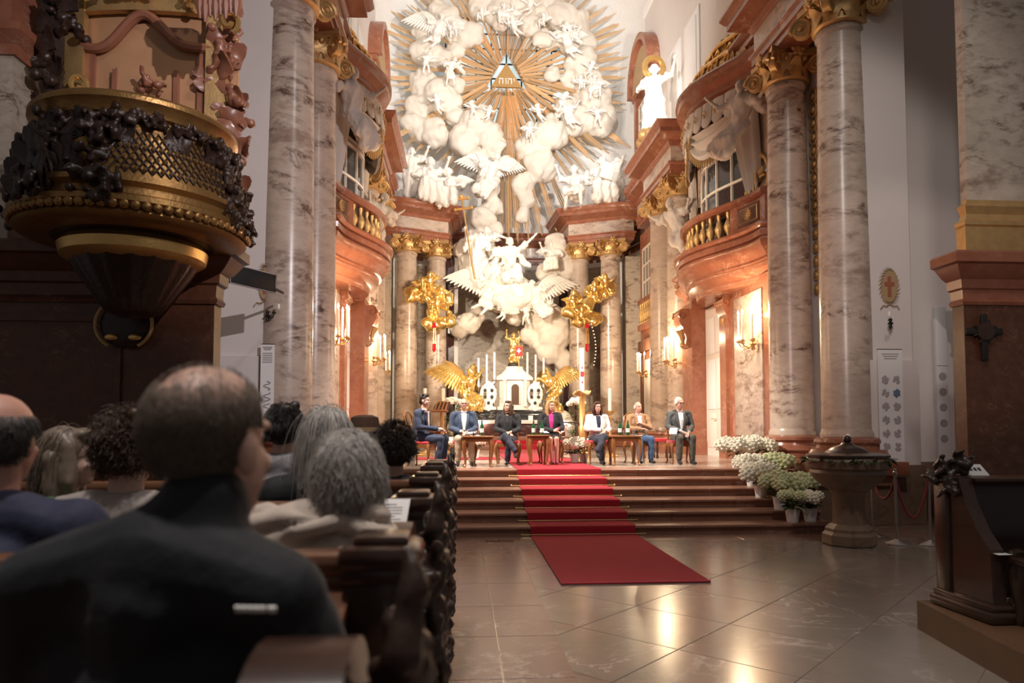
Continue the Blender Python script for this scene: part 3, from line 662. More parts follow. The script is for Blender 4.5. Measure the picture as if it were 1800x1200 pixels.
for px, py, w_ in ((893,430,.30),(909,428,.26),(928,425,.2),(878,420,.17),(860,410,.24),(845,395,.22),(950,415,.22),(975,408,.24),(1000,395,.22),(690,252,.22),(715,262,.2),(845,265,.26),(925,320,.26),(1102,265,.22),(1065,275,.22),(1040,290,.2),(1085,190,.18)):
    v = at(px,py,GY)-at(890,137,GY); ray(math.atan2(v.z, v.x), 1.0, v.length, w_, -.42)
tr = thing('gold_triangle', 'gilded triangle with white Hebrew letters at the heart of the sunburst', 'triangle', at(890,139,GY-.2))
fnz = lambda u, v, w_: (u, w_, v)
tri = [(-.64,-.36),(.64,-.36),(0,.66)]
G().prism(tri, -.06, .06, fnz).build('plate', 'gold_plate', tr)
def he(x): return [G().span(x-.09,x+.09,-.10,-.06,.09,.13), G().span(x+.05,x+.09,-.10,-.06,-.1,.1), G().span(x-.09,x-.055,-.10,-.06,-.1,.04)]
L_ = [he(-.22), [G().span(-.06,.0,-.10,-.06,.09,.13), G().span(-.035,.0,-.10,-.06,-.1,.1)], he(.14), [G().span(.28,.34,-.10,-.06,.09,.13), G().span(.31,.34,-.10,-.06,.0,.1)]]
for q in L_:
    g = G()
    for b in q: g.add([(p[0], p[1], p[2]-.14) for p in b.v], b.f)
    g.build('letter', 'stucco', tr)
# ================================================================== clouds
def cloud(label, blobs, Y, dep=.8, seed=0, vox=.05, group='stucco clouds', sub=10):
    r = random.Random(seed); P = []; c0 = at(sum(b[0] for b in blobs)/len(blobs), sum(b[1] for b in blobs)/len(blobs), Y)
    for b in blobs:
        c = at(b[0], b[1], Y+r.uniform(-.15,.15))-c0; R_ = b[2]*Y/FPX*1.2
        P.append(('e', c, (R_, R_*dep, R_*.92)))
        for k in range(sub):
            th = r.uniform(0, 2*PI); ph = r.uniform(-.9,.9); q = Vector((math.cos(th)*math.sqrt(1-ph*ph), -abs(ph)*dep*.8, math.sin(th)*math.sqrt(1-ph*ph)))
            P.append(('e', c+q*R_*.72, R_*r.uniform(.28,.5)))
    t = sculpt('stucco_cloud', P, 'stucco_cloud', None, vox, 3, [(.07, 3.6, seed+1, None), (.03, 9, seed+5, None)])
    t.location = c0; return tag(t, label, 'cloud', group)
cloud('billowing white stucco cloud at the upper left of the glory', [(750,60,22),(778,30,22),(800,52,20),(826,62,21),(745,92,20),(772,104,18),(800,90,14)], 28.7, .8, 1)
cloud('billowing white stucco cloud at the top of the glory', [(848,14,22),(880,24,24),(910,8,25),(928,45,19),(953,72,14),(868,-4,20),(940,15,20)], 28.6, .8, 2)
cloud('billowing white stucco cloud at the upper right of the glory', [(985,28,24),(1010,48,24),(1022,74,20),(965,8,20),(962,74,17),(1000,85,16)], 28.7, .8, 3)
cloud('white stucco cloud bank right of the sunburst', [(1018,110,24),(1036,140,22),(1046,175,25),(1000,142,14),(970,130,14),(1060,205,20),(1030,165,20)], 28.6, .8, 4)
cloud('trailing white stucco cloud sweeping down below right of the sunburst', [(1055,222,20),(1015,212,25),(995,190,19),(966,235,27),(935,258,24),(948,288,22),(918,326,19),(955,302,20),(925,352,14),(935,235,16),(920,380,12)], 28.4, .8, 5)
cloud('white stucco cloud bank left of the sunburst', [(745,150,22),(772,165,26),(797,150,17),(738,186,20),(792,182,17),(800,208,17),(740,230,21),(766,238,21),(722,215,14)], 28.6, .8, 6)
cloud('bulging white stucco cloud just below left of the triangle', [(835,215,25),(815,250,24),(856,240,25),(862,290,20),(842,282,18),(872,255,16),(800,205,14)], 28.4, .8, 7)
cloud('white stucco cloud column rising behind the saint, left of the long rays', [(855,330,20),(868,362,16),(848,385,19),(842,430,24),(832,465,22),(868,405,14),(815,440,16),(860,470,20)], 28.0, .8, 8)
cloud('small stucco cloud right of the saint', [(985,445,22),(975,425,15),(992,470,18),(960,480,16),(970,500,18)], 27.6, .8, 9)
cloud('large tan stucco cloud rolling down to the lower right of the saint', [(955,565,28),(975,590,26),(940,552,20),(968,618,22),(992,632,18),(930,590,12),(985,560,16),(955,600,20),(1002,645,12)], 27.9, .8, 10)
cloud('small stucco cloud at the lower left of the saint', [(826,568,17),(808,580,13),(836,556,13),(815,565,10)], 28.0, .8, 11)
cloud('stucco cloud carrying the kneeling saint', [(880,520,26),(915,530,28),(945,520,22),(860,500,22),(905,550,18),(890,490,22)], 28.0, .8, 12)
# ================================================================== sculpted figures (local, facing -Y, unit = metres at 1.8 tall)
def limb(a, ra, b, rb, c, rc): return [('c', a, ra, b, rb), ('c', b, rb, c, rc)]
POSES = {
 'stand': dict(pel=(0,0,.95), ch=(.0,0,1.32), hd=(.02,-.05,1.66), sl=(-.2,0,1.42), el=(-.38,-.08,1.2), wl=(-.28,-.3,1.1), sr=(.2,0,1.42), er=(.42,-.1,1.45), wr=(.5,-.3,1.7), hl=(-.1,0,.92), kl=(-.12,-.06,.5), al=(-.14,0,.06), hr=(.1,0,.92), kr=(.16,-.14,.52), ar=(.16,.02,.08)),
 'sit': dict(pel=(0,0,.48), ch=(.03,.0,.88), hd=(.06,-.06,1.24), sl=(-.2,0,.98), el=(-.42,-.1,.78), wl=(-.3,-.36,.66), sr=(.22,0,.98), er=(.45,-.12,.98), wr=(.52,-.32,1.22), hl=(-.1,-.05,.48), kl=(-.18,-.5,.52), al=(-.2,-.42,.06), hr=(.1,-.05,.48), kr=(.22,-.48,.45), ar=(.28,-.3,.02)),
 'kneel': dict(pel=(0,0,.55), ch=(.0,-.12,.95), hd=(-.02,-.2,1.3), sl=(-.22,-.1,1.05), el=(-.48,-.22,.95), wl=(-.62,-.4,.75), sr=(.22,-.1,1.08), er=(.45,-.15,1.22), wr=(.72,-.2,1.48), hl=(-.1,0,.5), kl=(-.16,-.42,.1), al=(-.2,.05,.02), hr=(.12,0,.5), kr=(.2,-.45,.4), ar=(.22,-.35,.02)),
 'fly': dict(pel=(0,0,.75), ch=(.1,-.12,1.1), hd=(.18,-.25,1.4), sl=(-.08,-.1,1.2), el=(-.34,-.2,1.1), wl=(-.5,-.35,1.28), sr=(.3,-.12,1.15), er=(.55,-.2,1.0), wr=(.75,-.3,1.15), hl=(-.1,0,.7), kl=(-.28,-.2,.42), al=(-.62,-.1,.25), hr=(.08,0,.7), kr=(.0,-.25,.35), ar=(-.3,-.15,.02)),
 'bend': dict(pel=(0,0,.9), ch=(.12,-.2,1.2), hd=(.28,-.4,1.4), sl=(-.06,-.2,1.28), el=(-.3,-.4,1.05), wl=(-.2,-.6,.85), sr=(.32,-.2,1.22), er=(.6,-.35,1.3), wr=(.85,-.4,1.2), hl=(-.1,0,.85), kl=(-.1,-.25,.48), al=(-.2,.05,.06), hr=(.1,0,.85), kr=(.2,-.2,.5), ar=(.3,.1,.1)),
}
def hand_prims(w_, d, r=.032):
    w_ = Vector(w_); d = Vector(d).normalized(); s_ = d.cross(Vector((.2,.3,1))).normalized(); P = [('e', w_+d*.05, (.035,.045,.035))]
    for k in range(4): P.append(('c', w_+d*.07+s_*(.027*(k-1.5)), .013, w_+d*(.15+.015*math.sin(k*1.1))+s_*(.036*(k-1.5)), .010))
    P.append(('c', w_+d*.03+s_*.03, .014, w_+d*.08+s_*.075, .011)); return P
def body_prims(J, k=1.0, head=.115):
    V = {q: Vector(p) for q, p in J.items()}; nk = V['ch']+(V['hd']-V['ch'])*.5
    P = [('c', V['pel'], .15*k, V['ch'], .17*k), ('c', V['sl'], .085*k, V['sr'], .085*k), ('c', nk, .06*k, V['hd'], .06*k), ('e', V['hd'], (head*.86, head, head*1.12)),
         ('e', V['hd']+Vector((0,-head*.9,-.03)), (.02,.03,.03)), ('e', V['hd']+Vector((0,-head*.5,-head*.6)), (head*.5,head*.5,head*.45))]
    P += limb(V['sl'], .075*k, V['el'], .055*k, V['wl'], .037*k)+limb(V['sr'], .075*k, V['er'], .055*k, V['wr'], .037*k)
    P += limb(V['hl'], .10*k, V['kl'], .072*k, V['al'], .048*k)+limb(V['hr'], .10*k, V['kr'], .072*k, V['ar'], .048*k)
    P += hand_prims(V['wl'], V['wl']-V['el'])+hand_prims(V['wr'], V['wr']-V['er'])
    for a in ('al','ar'): P.append(('c', V[a]+Vector((0,.02,-.02)), .045*k, V[a]+Vector((0,-.17,-.03)), .03*k))
    return P
def robe_prims(J, full=True, cape=0, seed=0):
    V = {q: Vector(p) for q, p in J.items()}; r = random.Random(seed); P = [('c', V['pel'], .20, V['ch'], .20), ('c', V['sl'], .10, V['sr'], .10)]
    for s_ in 'lr':
        P.append(('c', V['s'+s_], .10, V['e'+s_], .10)); P.append(('c', V['h'+s_], .15, V['k'+s_], .125))
        if full: P.append(('c', V['k'+s_], .125, V['a'+s_]*.8+V['k'+s_]*.2, .15))
    P.append(('c', (V['kl']+V['kr'])/2, .14, (V['hl']+V['hr'])/2, .15))
    if full: P.append(('c', (V['kl']+V['kr'])/2, .12, (V['al']+V['ar'])/2+Vector((0,0,.08)), .14))
    for k in range(cape):
        a = V['ch']+Vector((r.uniform(-.2,.2), .1, 0)); d = Vector((r.uniform(-.8,.8), r.uniform(.0,.2), r.uniform(-.5,.2)))
        P.append(('t', [a, a+d*.4+Vector((0,0,.08)), a+d*.75, a+d], [.14,.16,.13,.05], .5))
    return P
def hair_prims(hd, head=.115, seed=0, long=False):
    r = random.Random(seed); P = [('e', Vector(hd)+Vector((0,.025,.03)), (head*.95,head,head*1.08))]
    for k in range(14):
        th = r.uniform(0,PI); ph = r.uniform(-.4,1.2); P.append(('e', Vector(hd)+Vector((head*math.cos(th)*math.cos(ph), head*math.sin(th)*math.cos(ph), head*1.05*math.sin(ph))), r.uniform(.025,.045)))
    if long: P.append(('c', Vector(hd)+Vector((0,.08,0)), .08, Vector(hd)+Vector((.03,.1,-.22)), .05))
    return P
def wing_mesh(mat, L=1.1, n=13, name='wing'):
    g = G()
    for lay, (ln, y) in enumerate(((1.0,.0),(.72,-.03),(.45,-.055))):
        for k in range(n):
            t = k/(n-1); root = Vector((.05+.62*t*L, y, .10*math.sin(t*PI)*L+.28*t*L)); a = -1.75+1.15*t
            le = L*ln*(.42+.35*t); d = Vector((math.cos(a), 0, math.sin(a))); s_ = Vector((-d.z, 0, d.x))*(.055*L); pts = []
            for v, wv in ((0,.5),(.3,1),(.75,.95),(1,.25)): pts.append((root+d*le*v+Vector((0,-.05*math.sin(v*2)*L,0)), wv))
            V = []
            for p, wv in pts: V += [p-s_*wv, p+Vector((0,-.022,0)), p+s_*wv, p+Vector((0,.015,0))]
            F_ = []
            for i in range(3):
                for q in range(4): F_.append((i*4+q, i*4+(q+1)%4, i*4+4+(q+1)%4, i*4+4+q))
            F_ += [(0,1,2,3),(12,13,14,15)]; g.add(V, F_)
    g.tube([(0,0,0),(.25*L,-.03,.20*L),(.5*L,-.03,.32*L),(.72*L,0,.34*L)], [.07*L,.075*L,.06*L,.03*L], 8)
    return g.mesh(name, mat)
WINGS = {m: wing_mesh(m) for m in ('stucco','gold_bright')}
def figure(name, label, cat, loc, pose, mat='stucco', sc=1.0, rz=0, robe=True, wings=0, full=True, cape=0, seed=0, vox=.032, flip=False, adj=None, hair=True, rx=0):
    J = dict(POSES[pose]); J.update(adj or {}); t = thing(name, label, cat, loc, rz)
    t.scale = ((-sc if flip else sc), sc, sc); t.rotation_euler = (rx, 0, rz)
    sculpt('body', body_prims(J), mat, t, vox*.75, 2)
    if robe: sculpt('robe', robe_prims(J, full, cape, seed), mat, t, vox, 2, [(.048, 12, seed+3, (1.3,1,.35)), (.03, 24, seed+9, (1.2,1,.4))])
    if hair: sculpt('hair', hair_prims(J['hd'], .115, seed, seed%2 == 0), mat, t, .022, 1)
    ch = Vector(J['ch'])
    if wings:
        for s_ in (1,-1):
            w_ = ob('wing', WINGS[mat], t, ch+Vector((.06*s_,.14,.05))); w_.scale = (s_*wings, wings, wings); w_.rotation_euler = (0, -.25*s_, .35*s_)
    return t
PUTTO = {}
def putto(label, loc, sc, rz=0, kind=0, mat='stucco', flip=False, rx=0):
    key = (kind, mat)
    if key not in PUTTO:
        J = dict(POSES[['fly','sit','bend'][kind]]); J = {k: Vector(v) for k, v in J.items()}
        P = body_prims({k: tuple(v) for k, v in J.items()}, 1.3, .20)
        me = sculpt('body', P, mat, None, .035, 2); mb = me.data; bpy.data.objects.remove(me)
        h = sculpt('hair', [('e', Vector(J['hd'])+Vector((0,.03,.04)), (.19,.2,.2))]+[('e', Vector(J['hd'])+Vector((.2*math.cos(a), .1, .2*math.sin(a))), .06) for a in np.linspace(-.2,3.4,9)], mat, None, .03, 1); mh = h.data; bpy.data.objects.remove(h)
        PUTTO[key] = (mb, mh, Vector(J['ch']))
    mb, mh, ch = PUTTO[key]; t = thing('cherub' if mat == 'stucco' else 'gilded_cherub', label, 'cherub', loc, rz); t.scale = ((-sc if flip else sc), sc, sc); t.rotation_euler = (rx,0,rz)
    ob('body', mb, t); ob('hair', mh, t)
    for s_ in (1,-1):
        w_ = ob('wing', WINGS[mat if mat in WINGS else 'gold_bright'], t, ch+Vector((.05*s_,.17,.05))); w_.scale = (s_*.55,.55,.55); w_.rotation_euler = (0,-.3*s_,.5*s_)
    return t
def fat(px, py, Y, H=0): return at(px, py, Y)
YF = 27.75
# the saint and the angels that carry him
figure('saint_statue', 'brightly lit white stucco saint kneeling on clouds with one arm raised', 'statue', at(897,500,26.75), 'kneel', 'stucco', 1.22, 0, True, 0, True, 5, 4, .03)
sculpt_r = []
def drape(label, pts, rad, Y, seed, loc):
    c0 = at(*loc, Y); P = []
    for p, r_ in zip(pts, rad): P.append(('e', at(p[0],p[1],Y+p[2])-c0, (r_*Y/FPX, r_*Y/FPX*.6, r_*Y/FPX)))
    for a, b, ra, rb in zip(pts[:-1], pts[1:], rad[:-1], rad[1:]): P.append(('c', at(a[0],a[1],Y+a[2])-c0, ra*Y/FPX*.7, at(b[0],b[1],Y+b[2])-c0, rb*Y/FPX*.7))
    o = sculpt('stucco_drapery', P, 'stucco', None, .04, 2, [(.05, 8, seed, (1,.8,.5)), (.03, 17, seed+2, (.6,.8,1.2))]); o.location = c0
    return tag(o, label, 'drapery')
drape('flowing white robe spread below the kneeling saint', [(868,480,0),(885,500,-.2),(912,515,-.3),(940,522,-.1),(960,530,.1),(900,535,-.1),(870,520,.1)], [20,24,26,20,14,20,20], 27.1, 3, (905,510))
angel = lambda *a, **k: figure('angel_statue', a[0], 'statue', *a[1:], **k)
angel('white stucco angel with a tall cross staff left of the saint', at(838,490,27.3), 'bend', 'stucco', 1.25, 0, True, .0, True, 4, 8, adj=dict(wl=(-.35,-.5,1.35), el=(-.32,-.35,1.15)))
angel('white stucco winged angel bearing the saint at lower left', at(856,556,26.9), 'fly', 'stucco', 1.05, .3, True, 1.15, False, 2, 12)
angel('white stucco winged angel bearing the saint at lower right', at(945,560,26.9), 'fly', 'stucco', .95, -.3, True, 1.2, True, 2, 14, flip=True)
angel('white stucco angel above the saint holding a crook', at(862,350,27.6), 'fly', 'stucco', 1.15, .2, True, .9, True, 3, 16)
angel('white stucco angel at the right shoulder of the saint', at(972,478,27.2), 'sit', 'stucco', .85, -.3, True, .6, True, 2, 18, flip=True)
for i, (px, py, sc, k, fl) in enumerate(((886,560,.5,0,0),(925,565,.5,2,1),(905,545,.45,0,1),(962,545,.42,1,0))):
    putto(['small stucco cherub tumbling below the saint at left','small stucco cherub with raised arm below the saint','stucco cherub nearest the bright robe hem','small stucco cherub riding the large tan cloud'][i], at(px,py+6,27.0), sc, .3*(-1)**i, k, 'stucco', bool(fl), -.3)
st = thing('cross_staff', 'slender gilded double cross on a long staff left of the saint', 'staff', at(834,490,26.6))
d = at(811,345,26.6)-at(834,490,26.6)
G().tube([(0,0,0), d], .03, 8).build('pole', 'gold', st); u = d.normalized(); s_ = Vector((u.z,0,-u.x)); g = G()
for q, w_ in ((.97,.24),(.85,.32)): g.tube([d*q-s_*w_, d*q+s_*w_], .05, 6); g.sph(d*q-s_*w_, .07); g.sph(d*q+s_*w_, .07)
g.sph(d, .08); g.build('cross_bars', 'gold', st)
# glory angels and cherubs
for px, py, pose, sc, rz, w_, sd, fl, lb in ((768,78,'fly',.95,.2,1.1,21,0,'stucco angel with raised wing at the upper left of the glory'),(1000,95,'fly',.9,-.2,.7,22,1,'stucco angel reaching inward at the upper right of the glory'),(790,140,'bend',.7,.1,.5,23,0,'stucco angel leaning on the left cloud bank'),(1048,168,'sit',.85,-.2,.5,24,1,'stucco angel seated on the right cloud bank'),(1000,218,'fly',.8,-.2,.5,25,1,'stucco angel gliding on the cloud below right of the triangle'),(884,40,'sit',.8,.0,.7,26,0,'stucco angel seated on the topmost cloud')):
    angel(lb, at(px,py+12,27.9), pose, 'stucco', sc, rz, True, w_, False, 2, sd, flip=bool(fl), vox=.04)
CH = [(905,58),(955,40),(1003,62),(1035,128),(1022,150),(985,188),(948,205),(930,238),(832,200),(858,205),(800,60),(748,120),(770,192),(846,30),(1052,215),(930,20)]
nmz = ['on the top cloud below its crest','beside the top right rays','on the upper right cloud','on the right cloud bank, upper','on the right cloud bank, inner','where the right cloud narrows','on the trailing cloud near its head','on the trailing cloud beside the long rays','on the bulging cloud, left one','on the bulging cloud, right one','on the upper left cloud','at the far left cloud edge','on the lower left cloud bank','on the top cloud at left','at the far right cloud edge','on the top cloud at right']
for i, (px, py) in enumerate(CH): putto('small stucco cherub '+nmz[i], at(px,py+10,27.75), random.uniform(.42,.58), random.uniform(-.6,.6), i%3, 'stucco', i%2 == 0, random.uniform(-.2,.2))
# groups seated on the curved cornices
for px, py, pose, sc, rz, cp, sd, fl, lb, w_ in ((722,352,'stand',1.12,.3,3,31,0,'tall robed stucco figure at the outer end of the left cornice',.6),(752,362,'sit',1.35,.2,2,32,0,'robed stucco figure seated mid left cornice',0),(792,368,'sit',1.15,-.3,3,33,1,'robed stucco figure leaning at the inner end of the left cornice',.5)):
    angel(lb, at(px,py,26.6), pose, 'stucco', sc, rz, True, w_, True, cp, sd, flip=bool(fl))
for px, py, pose, sc, rz, cp, sd, fl, lb, rb in ((1013,372,'sit',1.3,-.3,1,34,1,'bare-shouldered stucco figure seated at the inner end of the right cornice',False),(1055,366,'sit',1.45,.1,2,35,0,'draped stucco figure with tablets seated mid right cornice',True),(1086,358,'stand',1.0,-.2,2,36,1,'robed stucco figure at the outer end of the right cornice',True)):
    angel(lb, at(px,py,26.6), pose, 'stucco', sc, rz, True, 0, rb, cp, sd, flip=bool(fl))
t = thing('stucco_shield', 'round white stucco shield on the right cornice', 'shield', at(1090,305,26.5)); 
g = G().tube([(0,-.04,0),(0,.05,0)], .55, 24); g.build('disc', 'stucco', t); G().tube([(.5*math.cos(a),-.06,.5*math.sin(a)) for a in np.linspace(0,2*PI,25)], .05, 6).build('rim', 'stucco', t)
tb = thing('stone_tablet', 'white stucco tablet held on the right cornice', 'tablet', at(1068,300,25.6)); o = G().bbox((0,0,0),(.5,.1,.62),.03).build('slab', 'stucco', tb); o.rotation_euler = (0,.3,0)
# gilded cherub clusters on the altar columns
for s, x0 in (('left',(758,540)),('right',(1022,545))):
    pts = [(745,515),(768,540),(785,560),(755,500),(778,530),(730,518),(762,566)] if s == 'left' else [(1008,545),(1022,560),(1035,540),(1045,515),(1065,508),(1015,525),(1040,560)]
    c0 = at(*x0, 26.1); t = thing('gilded_cloud', 'gilded cloud cluster in front of the %s altar columns' % s, 'cloud', c0); P = []
    r = random.Random(5 if s == 'left' else 6)
    for p in pts:
        for k in range(6): P.append(('e', at(p[0]+r.uniform(-13,13), p[1]+r.uniform(-10,10), 26.1+r.uniform(-.1,.1))-c0, r.uniform(.13,.24)))
    sculpt('cloud_lumps', P, 'gold_bright', t, .04, 2, [(.02,12,2,None)])
    for i, (p, k) in enumerate(zip(pts, (0,1,2,1,0,2,1))):
        if i in (0,1,3,4): putto('gilded cherub on the %s altar column cloud, %s' % (s, ['outermost','second from outside','','third from outside','innermost'][i]), at(p[0],p[1]+12,25.75), .5, .3*(-1)**i, k, 'gold_bright', i%2 == 0)
# ================================================================== draped canopies and stucco figures over the bowed windows
def curtain(s):
    sd = 'right' if s > 0 else 'left'
    c_ = thing('stucco_canopy', 'stucco curtain canopy with fringed swags over the bowed window, %s side' % sd, 'drapery', (s*4.5-.05, BC, 8.0))
    L0 = wloc(c_); X_ = lambda x: s*x-.05
    # lambrequin flaps
    for k in range(12):
        y0 = BC-1.95+.325*k; y1 = y0+.30; g = G()
        def fn(u, v, y0=y0, y1=y1):
            y = y0+(y1-y0)*u; z = 9.2-.60*v*(1 if v < .7 else 1-.25*(abs(u-.5)*2)**2*(v-.7)/.3); return Vector((X_(bow(y,4.66,.88)-.01-.05*v-.03*math.cos(PI*(u-.5))), y, z))-L0
        g.grid(fn, 6, 6, (s*.04,0,0)); o = g.build('lambrequin_flap', 'stucco_grey', c_)
        y = (y0+y1)/2; p = Vector((X_(bow(y,4.66,.88)-.10), y, 8.92))-L0
        g = G()
        for q in range(4): a = q*PI/2; g.sph((0,.06*math.cos(a),.06*math.sin(a)), (.02,.035,.035), 6, 5)
        ob('rosette', g.mesh('rosette', 'gold_dull'), o, p)
    # hanging curtain sides and swag
    for e, yy in ((-1, BC-1.75), (1, BC+1.75)):
        g = G()
        def fn(u, v, e=e):
            y = yy+e*(-.55+.75*u)*(1-.65*v*v)+e*.25*v; x = bow(y,4.70,.8)+.06-.07*math.sin(u*22)*(1-.3*v)-.15*math.sin(PI*u); return Vector((X_(x), y, 8.95-2.3*v*(.75+.25*math.sin(PI*u))))-L0
        g.grid(fn, 30, 14, (s*.05,0,0)); g.build('side_curtain', 'stucco_grey', c_)
        g = G()
        for q in range(16): p = fn(q/15, 1); g.tube([p, p+Vector((0,0,-.14))], [.03,.02], 5)
        tag(g.build('fringe', 'gold_dull', c_), kind='stuff')
    for e in (-1, 1):
        g = G()
        def fn(u, v, e=e):
            t = -.1+1.15*u; y = BC+e*1.5*t; sag = .15+.75*math.sin(PI*min(1,max(0,u)))*(.3+.7*v); x = bow(y,4.66,.88)+.04-.07*math.sin(v*15+2*u); return Vector((X_(x), y, 8.75-sag*(.35+.65*v)))-L0
        g.grid(fn, 18, 16, (s*.05,0,0)); g.build('swag', 'stucco_grey', c_)
        g = G()
        for q in range(24): p = fn(q/23, 1); g.tube([p+Vector((-s*.04,0,.03)), p+Vector((-s*.04,0,-.14))], [.03,.02], 5)
        tag(g.build('fringe', 'gold_dull', c_), kind='stuff')
    for y, fl, nm_ in ((BC-2.3, False, 'near'), (BC+2.15, True, 'far')):
        figure('angel_statue', 'grey stucco angel hovering beside the bowed window and holding the curtain, %s end, %s side' % (nm_, sd), 'statue', (X_(4.12 if nm_ == 'near' else 4.2), y, 7.35 if nm_ == 'near' else 6.3), 'fly', 'stucco_grey', 1.0, (-.9 if s > 0 else .9), True, 0, True, 3, 40+int(s)+int(y), .035, flip=(s < 0) != fl)
curtain(1); curtain(-1)
figure('saint_statue', 'white and gilded statue standing on the right cornice before the attic', 'statue', (4.15, 21.6, 10.62), 'stand', 'stucco', 1.3, -.3, True, 0, True, 2, 51)
t = thing('gilt_cloud_base', 'gilded rocky base under the statue on the right cornice', 'ornament', (4.1, 21.6, 10.3))
sculpt('lumps', [('e', (random.uniform(-.3,.3), random.uniform(-.4,.4), random.uniform(-.1,.4)), random.uniform(.1,.22)) for k in range(26)], 'gold_dull', t, .05, 1)
t = thing('gilt_wreath', 'gilded wreath behind the head of the statue on the right cornice', 'ornament', (4.2, 21.75, 12.95))
G().tube([(.3*math.cos(a),0,.34*math.sin(a)) for a in np.linspace(0,2*PI,21)], .09, 6).build('ring', 'gold', t)
# little floodlights clamped behind the second right column
for k, (px, py) in enumerate(((1347,299),(1352,358),(1352,384))):
    p = at(px, py, 14.25); t = thing('floodlight', 'small white floodlight clamped behind the second right column, %s' % ['topmost','middle','lowest'][k], 'lamp', p)
    G().lathe([(.045,0),(.06,.06),(.07,.14),(.07,.16)], 12).build('housing', 'grey_metal', t).rotation_euler = (PI/2*1.05,0,.5)
    G().lathe([(0,.0),(.062,.0),(.062,.012),(0,.012)], 12, (0,0,.15)).build('lens', 'lamp_white', t).rotation_euler = (PI/2*1.05,0,.5)
    G().tube([(0,.02,0),(.1,.06,0),(.25,.06,0)], .015, 6).build('arm', 'iron', t)
# ================================================================== sconces with candles
def sconce(label, loc, rz, n=3, lit=True, h=.62, mt='gold_dull'):
    t = thing('wall_sconce', label, 'sconce', loc, rz)
    G().lathe([(.0,-.14),(.05,-.12),(.03,-.04),(.08,0),(.03,.05),(.05,.12),(0,.15)], 12).build('backplate', 'gold_dull', t)
    for k in range(n):
        a = (k-(n-1)/2)*.75; d = Vector((math.sin(a), -math.cos(a), 0)); r_ = .30
        G().tube([(0,0,0), d*r_*.4+Vector((0,0,-.09)), d*r_*.85+Vector((0,0,-.06)), d*r_+Vector((0,0,.03))], .014, 6).build('arm', 'gold_dull', t)
        p = d*r_; G().lathe([(.0,.02),(.055,.04),(.06,.06),(.03,.06),(.03,.09),(0,.09)], 10, p).build('drip_pan', 'gold_dull', t)
        c = G().lathe([(.02,.08),(.02,h),(.008,h+.005)], 8, p).build('candle', 'candle', t)
        if lit: G().lathe([(.002,h+.01),(.02,h+.04),(.017,h+.07),(.002,h+.12)], 8, p).build('flame', 'flame', c)
    for q in t.children:
        if mt == 'iron' and q.data.materials[0].name == 'gold_dull': q.data.materials[0] = M['iron']; q.scale = (.6,.6,.6)
    if lit:
        l = bpy.data.lights.new('sconce_light', 'POINT'); l.energy = 120; l.color = (1,.74,.46); l.shadow_soft_size = .12
        o = ob('sconce_light', l, t, (0,-.34,h+.1))
    return t
for sx, y, xx, nm_ in ((1,14.95,4.5,'on the panel nearest the steps'),(1,19.75,4.25,'beside the red door jamb'),(1,24.1,4.55,'farthest, next to the apse')):
    for s in (1,-1): sconce('gilded wall sconce of lit white candles %s, %s side' % (nm_, 'right' if s > 0 else 'left'), (s*xx-.05-.02*s, y, 3.35), -PI/2*s, 4)
# ================================================================== high altar
al = thing('high_altar', 'dark marble high altar with white top slab', 'altar', (-.1, 24.6, HP+.28))
G().bbox((0,0,.28), (3.5,1.1,.56), .02).build('front_block', 'marble_purple', al)
G().bbox((0,-.02,.62), (3.9,1.3,.13), .02).build('cloth', 'paper', al)
for z, d_, h in ((.80,.7,.22),(.98,.6,.12)): G().bbox((0,.35,z), (3.7,d_,h), .015).build('gradine', 'marble_black', al)
G().bbox((.6,-.2,.76),(.16,.03,.16),.004).build('altar_card','paper',al)
tb = thing('tabernacle', 'pale marble tabernacle with domed roof on the high altar', 'tabernacle', (-.02, 25.0, HP+.28+1.04))
hx = [(.62*math.cos(a), .45*math.sin(a)) for a in np.linspace(PI/8, 2*PI+PI/8, 8, endpoint=False)]
G().prism([(x*1.05,y*1.05) for x,y in hx], 0, .12).build('plinth', 'marble_white', tb); G().prism([(x*.93,y*.93) for x,y in hx], .12, 1.05).build('body', 'marble_white', tb)
for s_ in (-1,1): G().lathe([(.07,.12),(.07,.2),(.05,.24),(.045,.95),(.07,1.0),(.07,1.05)], 12, (s_*.36,-.40,0)).build('colonnette', 'marble_white', tb)
arc = [(-.14,.2),(.14,.2),(.14,.75)]+[(.14*math.cos(a),.75+.14*math.sin(a)) for a in np.linspace(.3,PI-.3,6)]+[(-.14,.75)]
G().prism(arc, -.46, -.36, fnz).build('door', 'bronze', tb); G().tube([(x*1.08,-.44,.2+(z-.2)*1.04) for x, z in arc[1:]+arc[:1]],.03,6).build('door_arch','marble_white',tb)
G().prism([(x*1.12,y*1.12) for x,y in hx], 1.05, 1.14).build('cornice', 'marble_white', tb)
G().lathe([(.66,1.14),(.62,1.2),(.45,1.3),(.33,1.42),(.30,1.5),(.33,1.53),(0,1.55)], 16, sy=.75).build('roof', 'marble_white', tb)
st_ = figure('gilded_statuette', 'small gilded standing statue on top of the tabernacle', 'statue', (-.05, 25.0, HP+.28+1.04+1.62), 'stand', 'gold_bright', .62, 0, True, 0, True, 1, 61, .04, adj=dict(wr=(.3,-.25,1.75), er=(.35,-.1,1.5), wl=(-.4,-.2,1.85), el=(-.4,-.1,1.5)))
t = thing('globe_base', 'dark ball base under the gilded statuette', 'base', (-.05,25.0,HP+.28+1.04+1.5)); G().sph((0,0,.08),(.2,.2,.12)).lathe([(.2,-.02),(.22,.02),(.1,.06)],12).build('base_block','iron',t)
bn = thing('red_banner', 'small red banner with pale cross device beside the gilded statuette', 'banner', at(912,608,24.7))
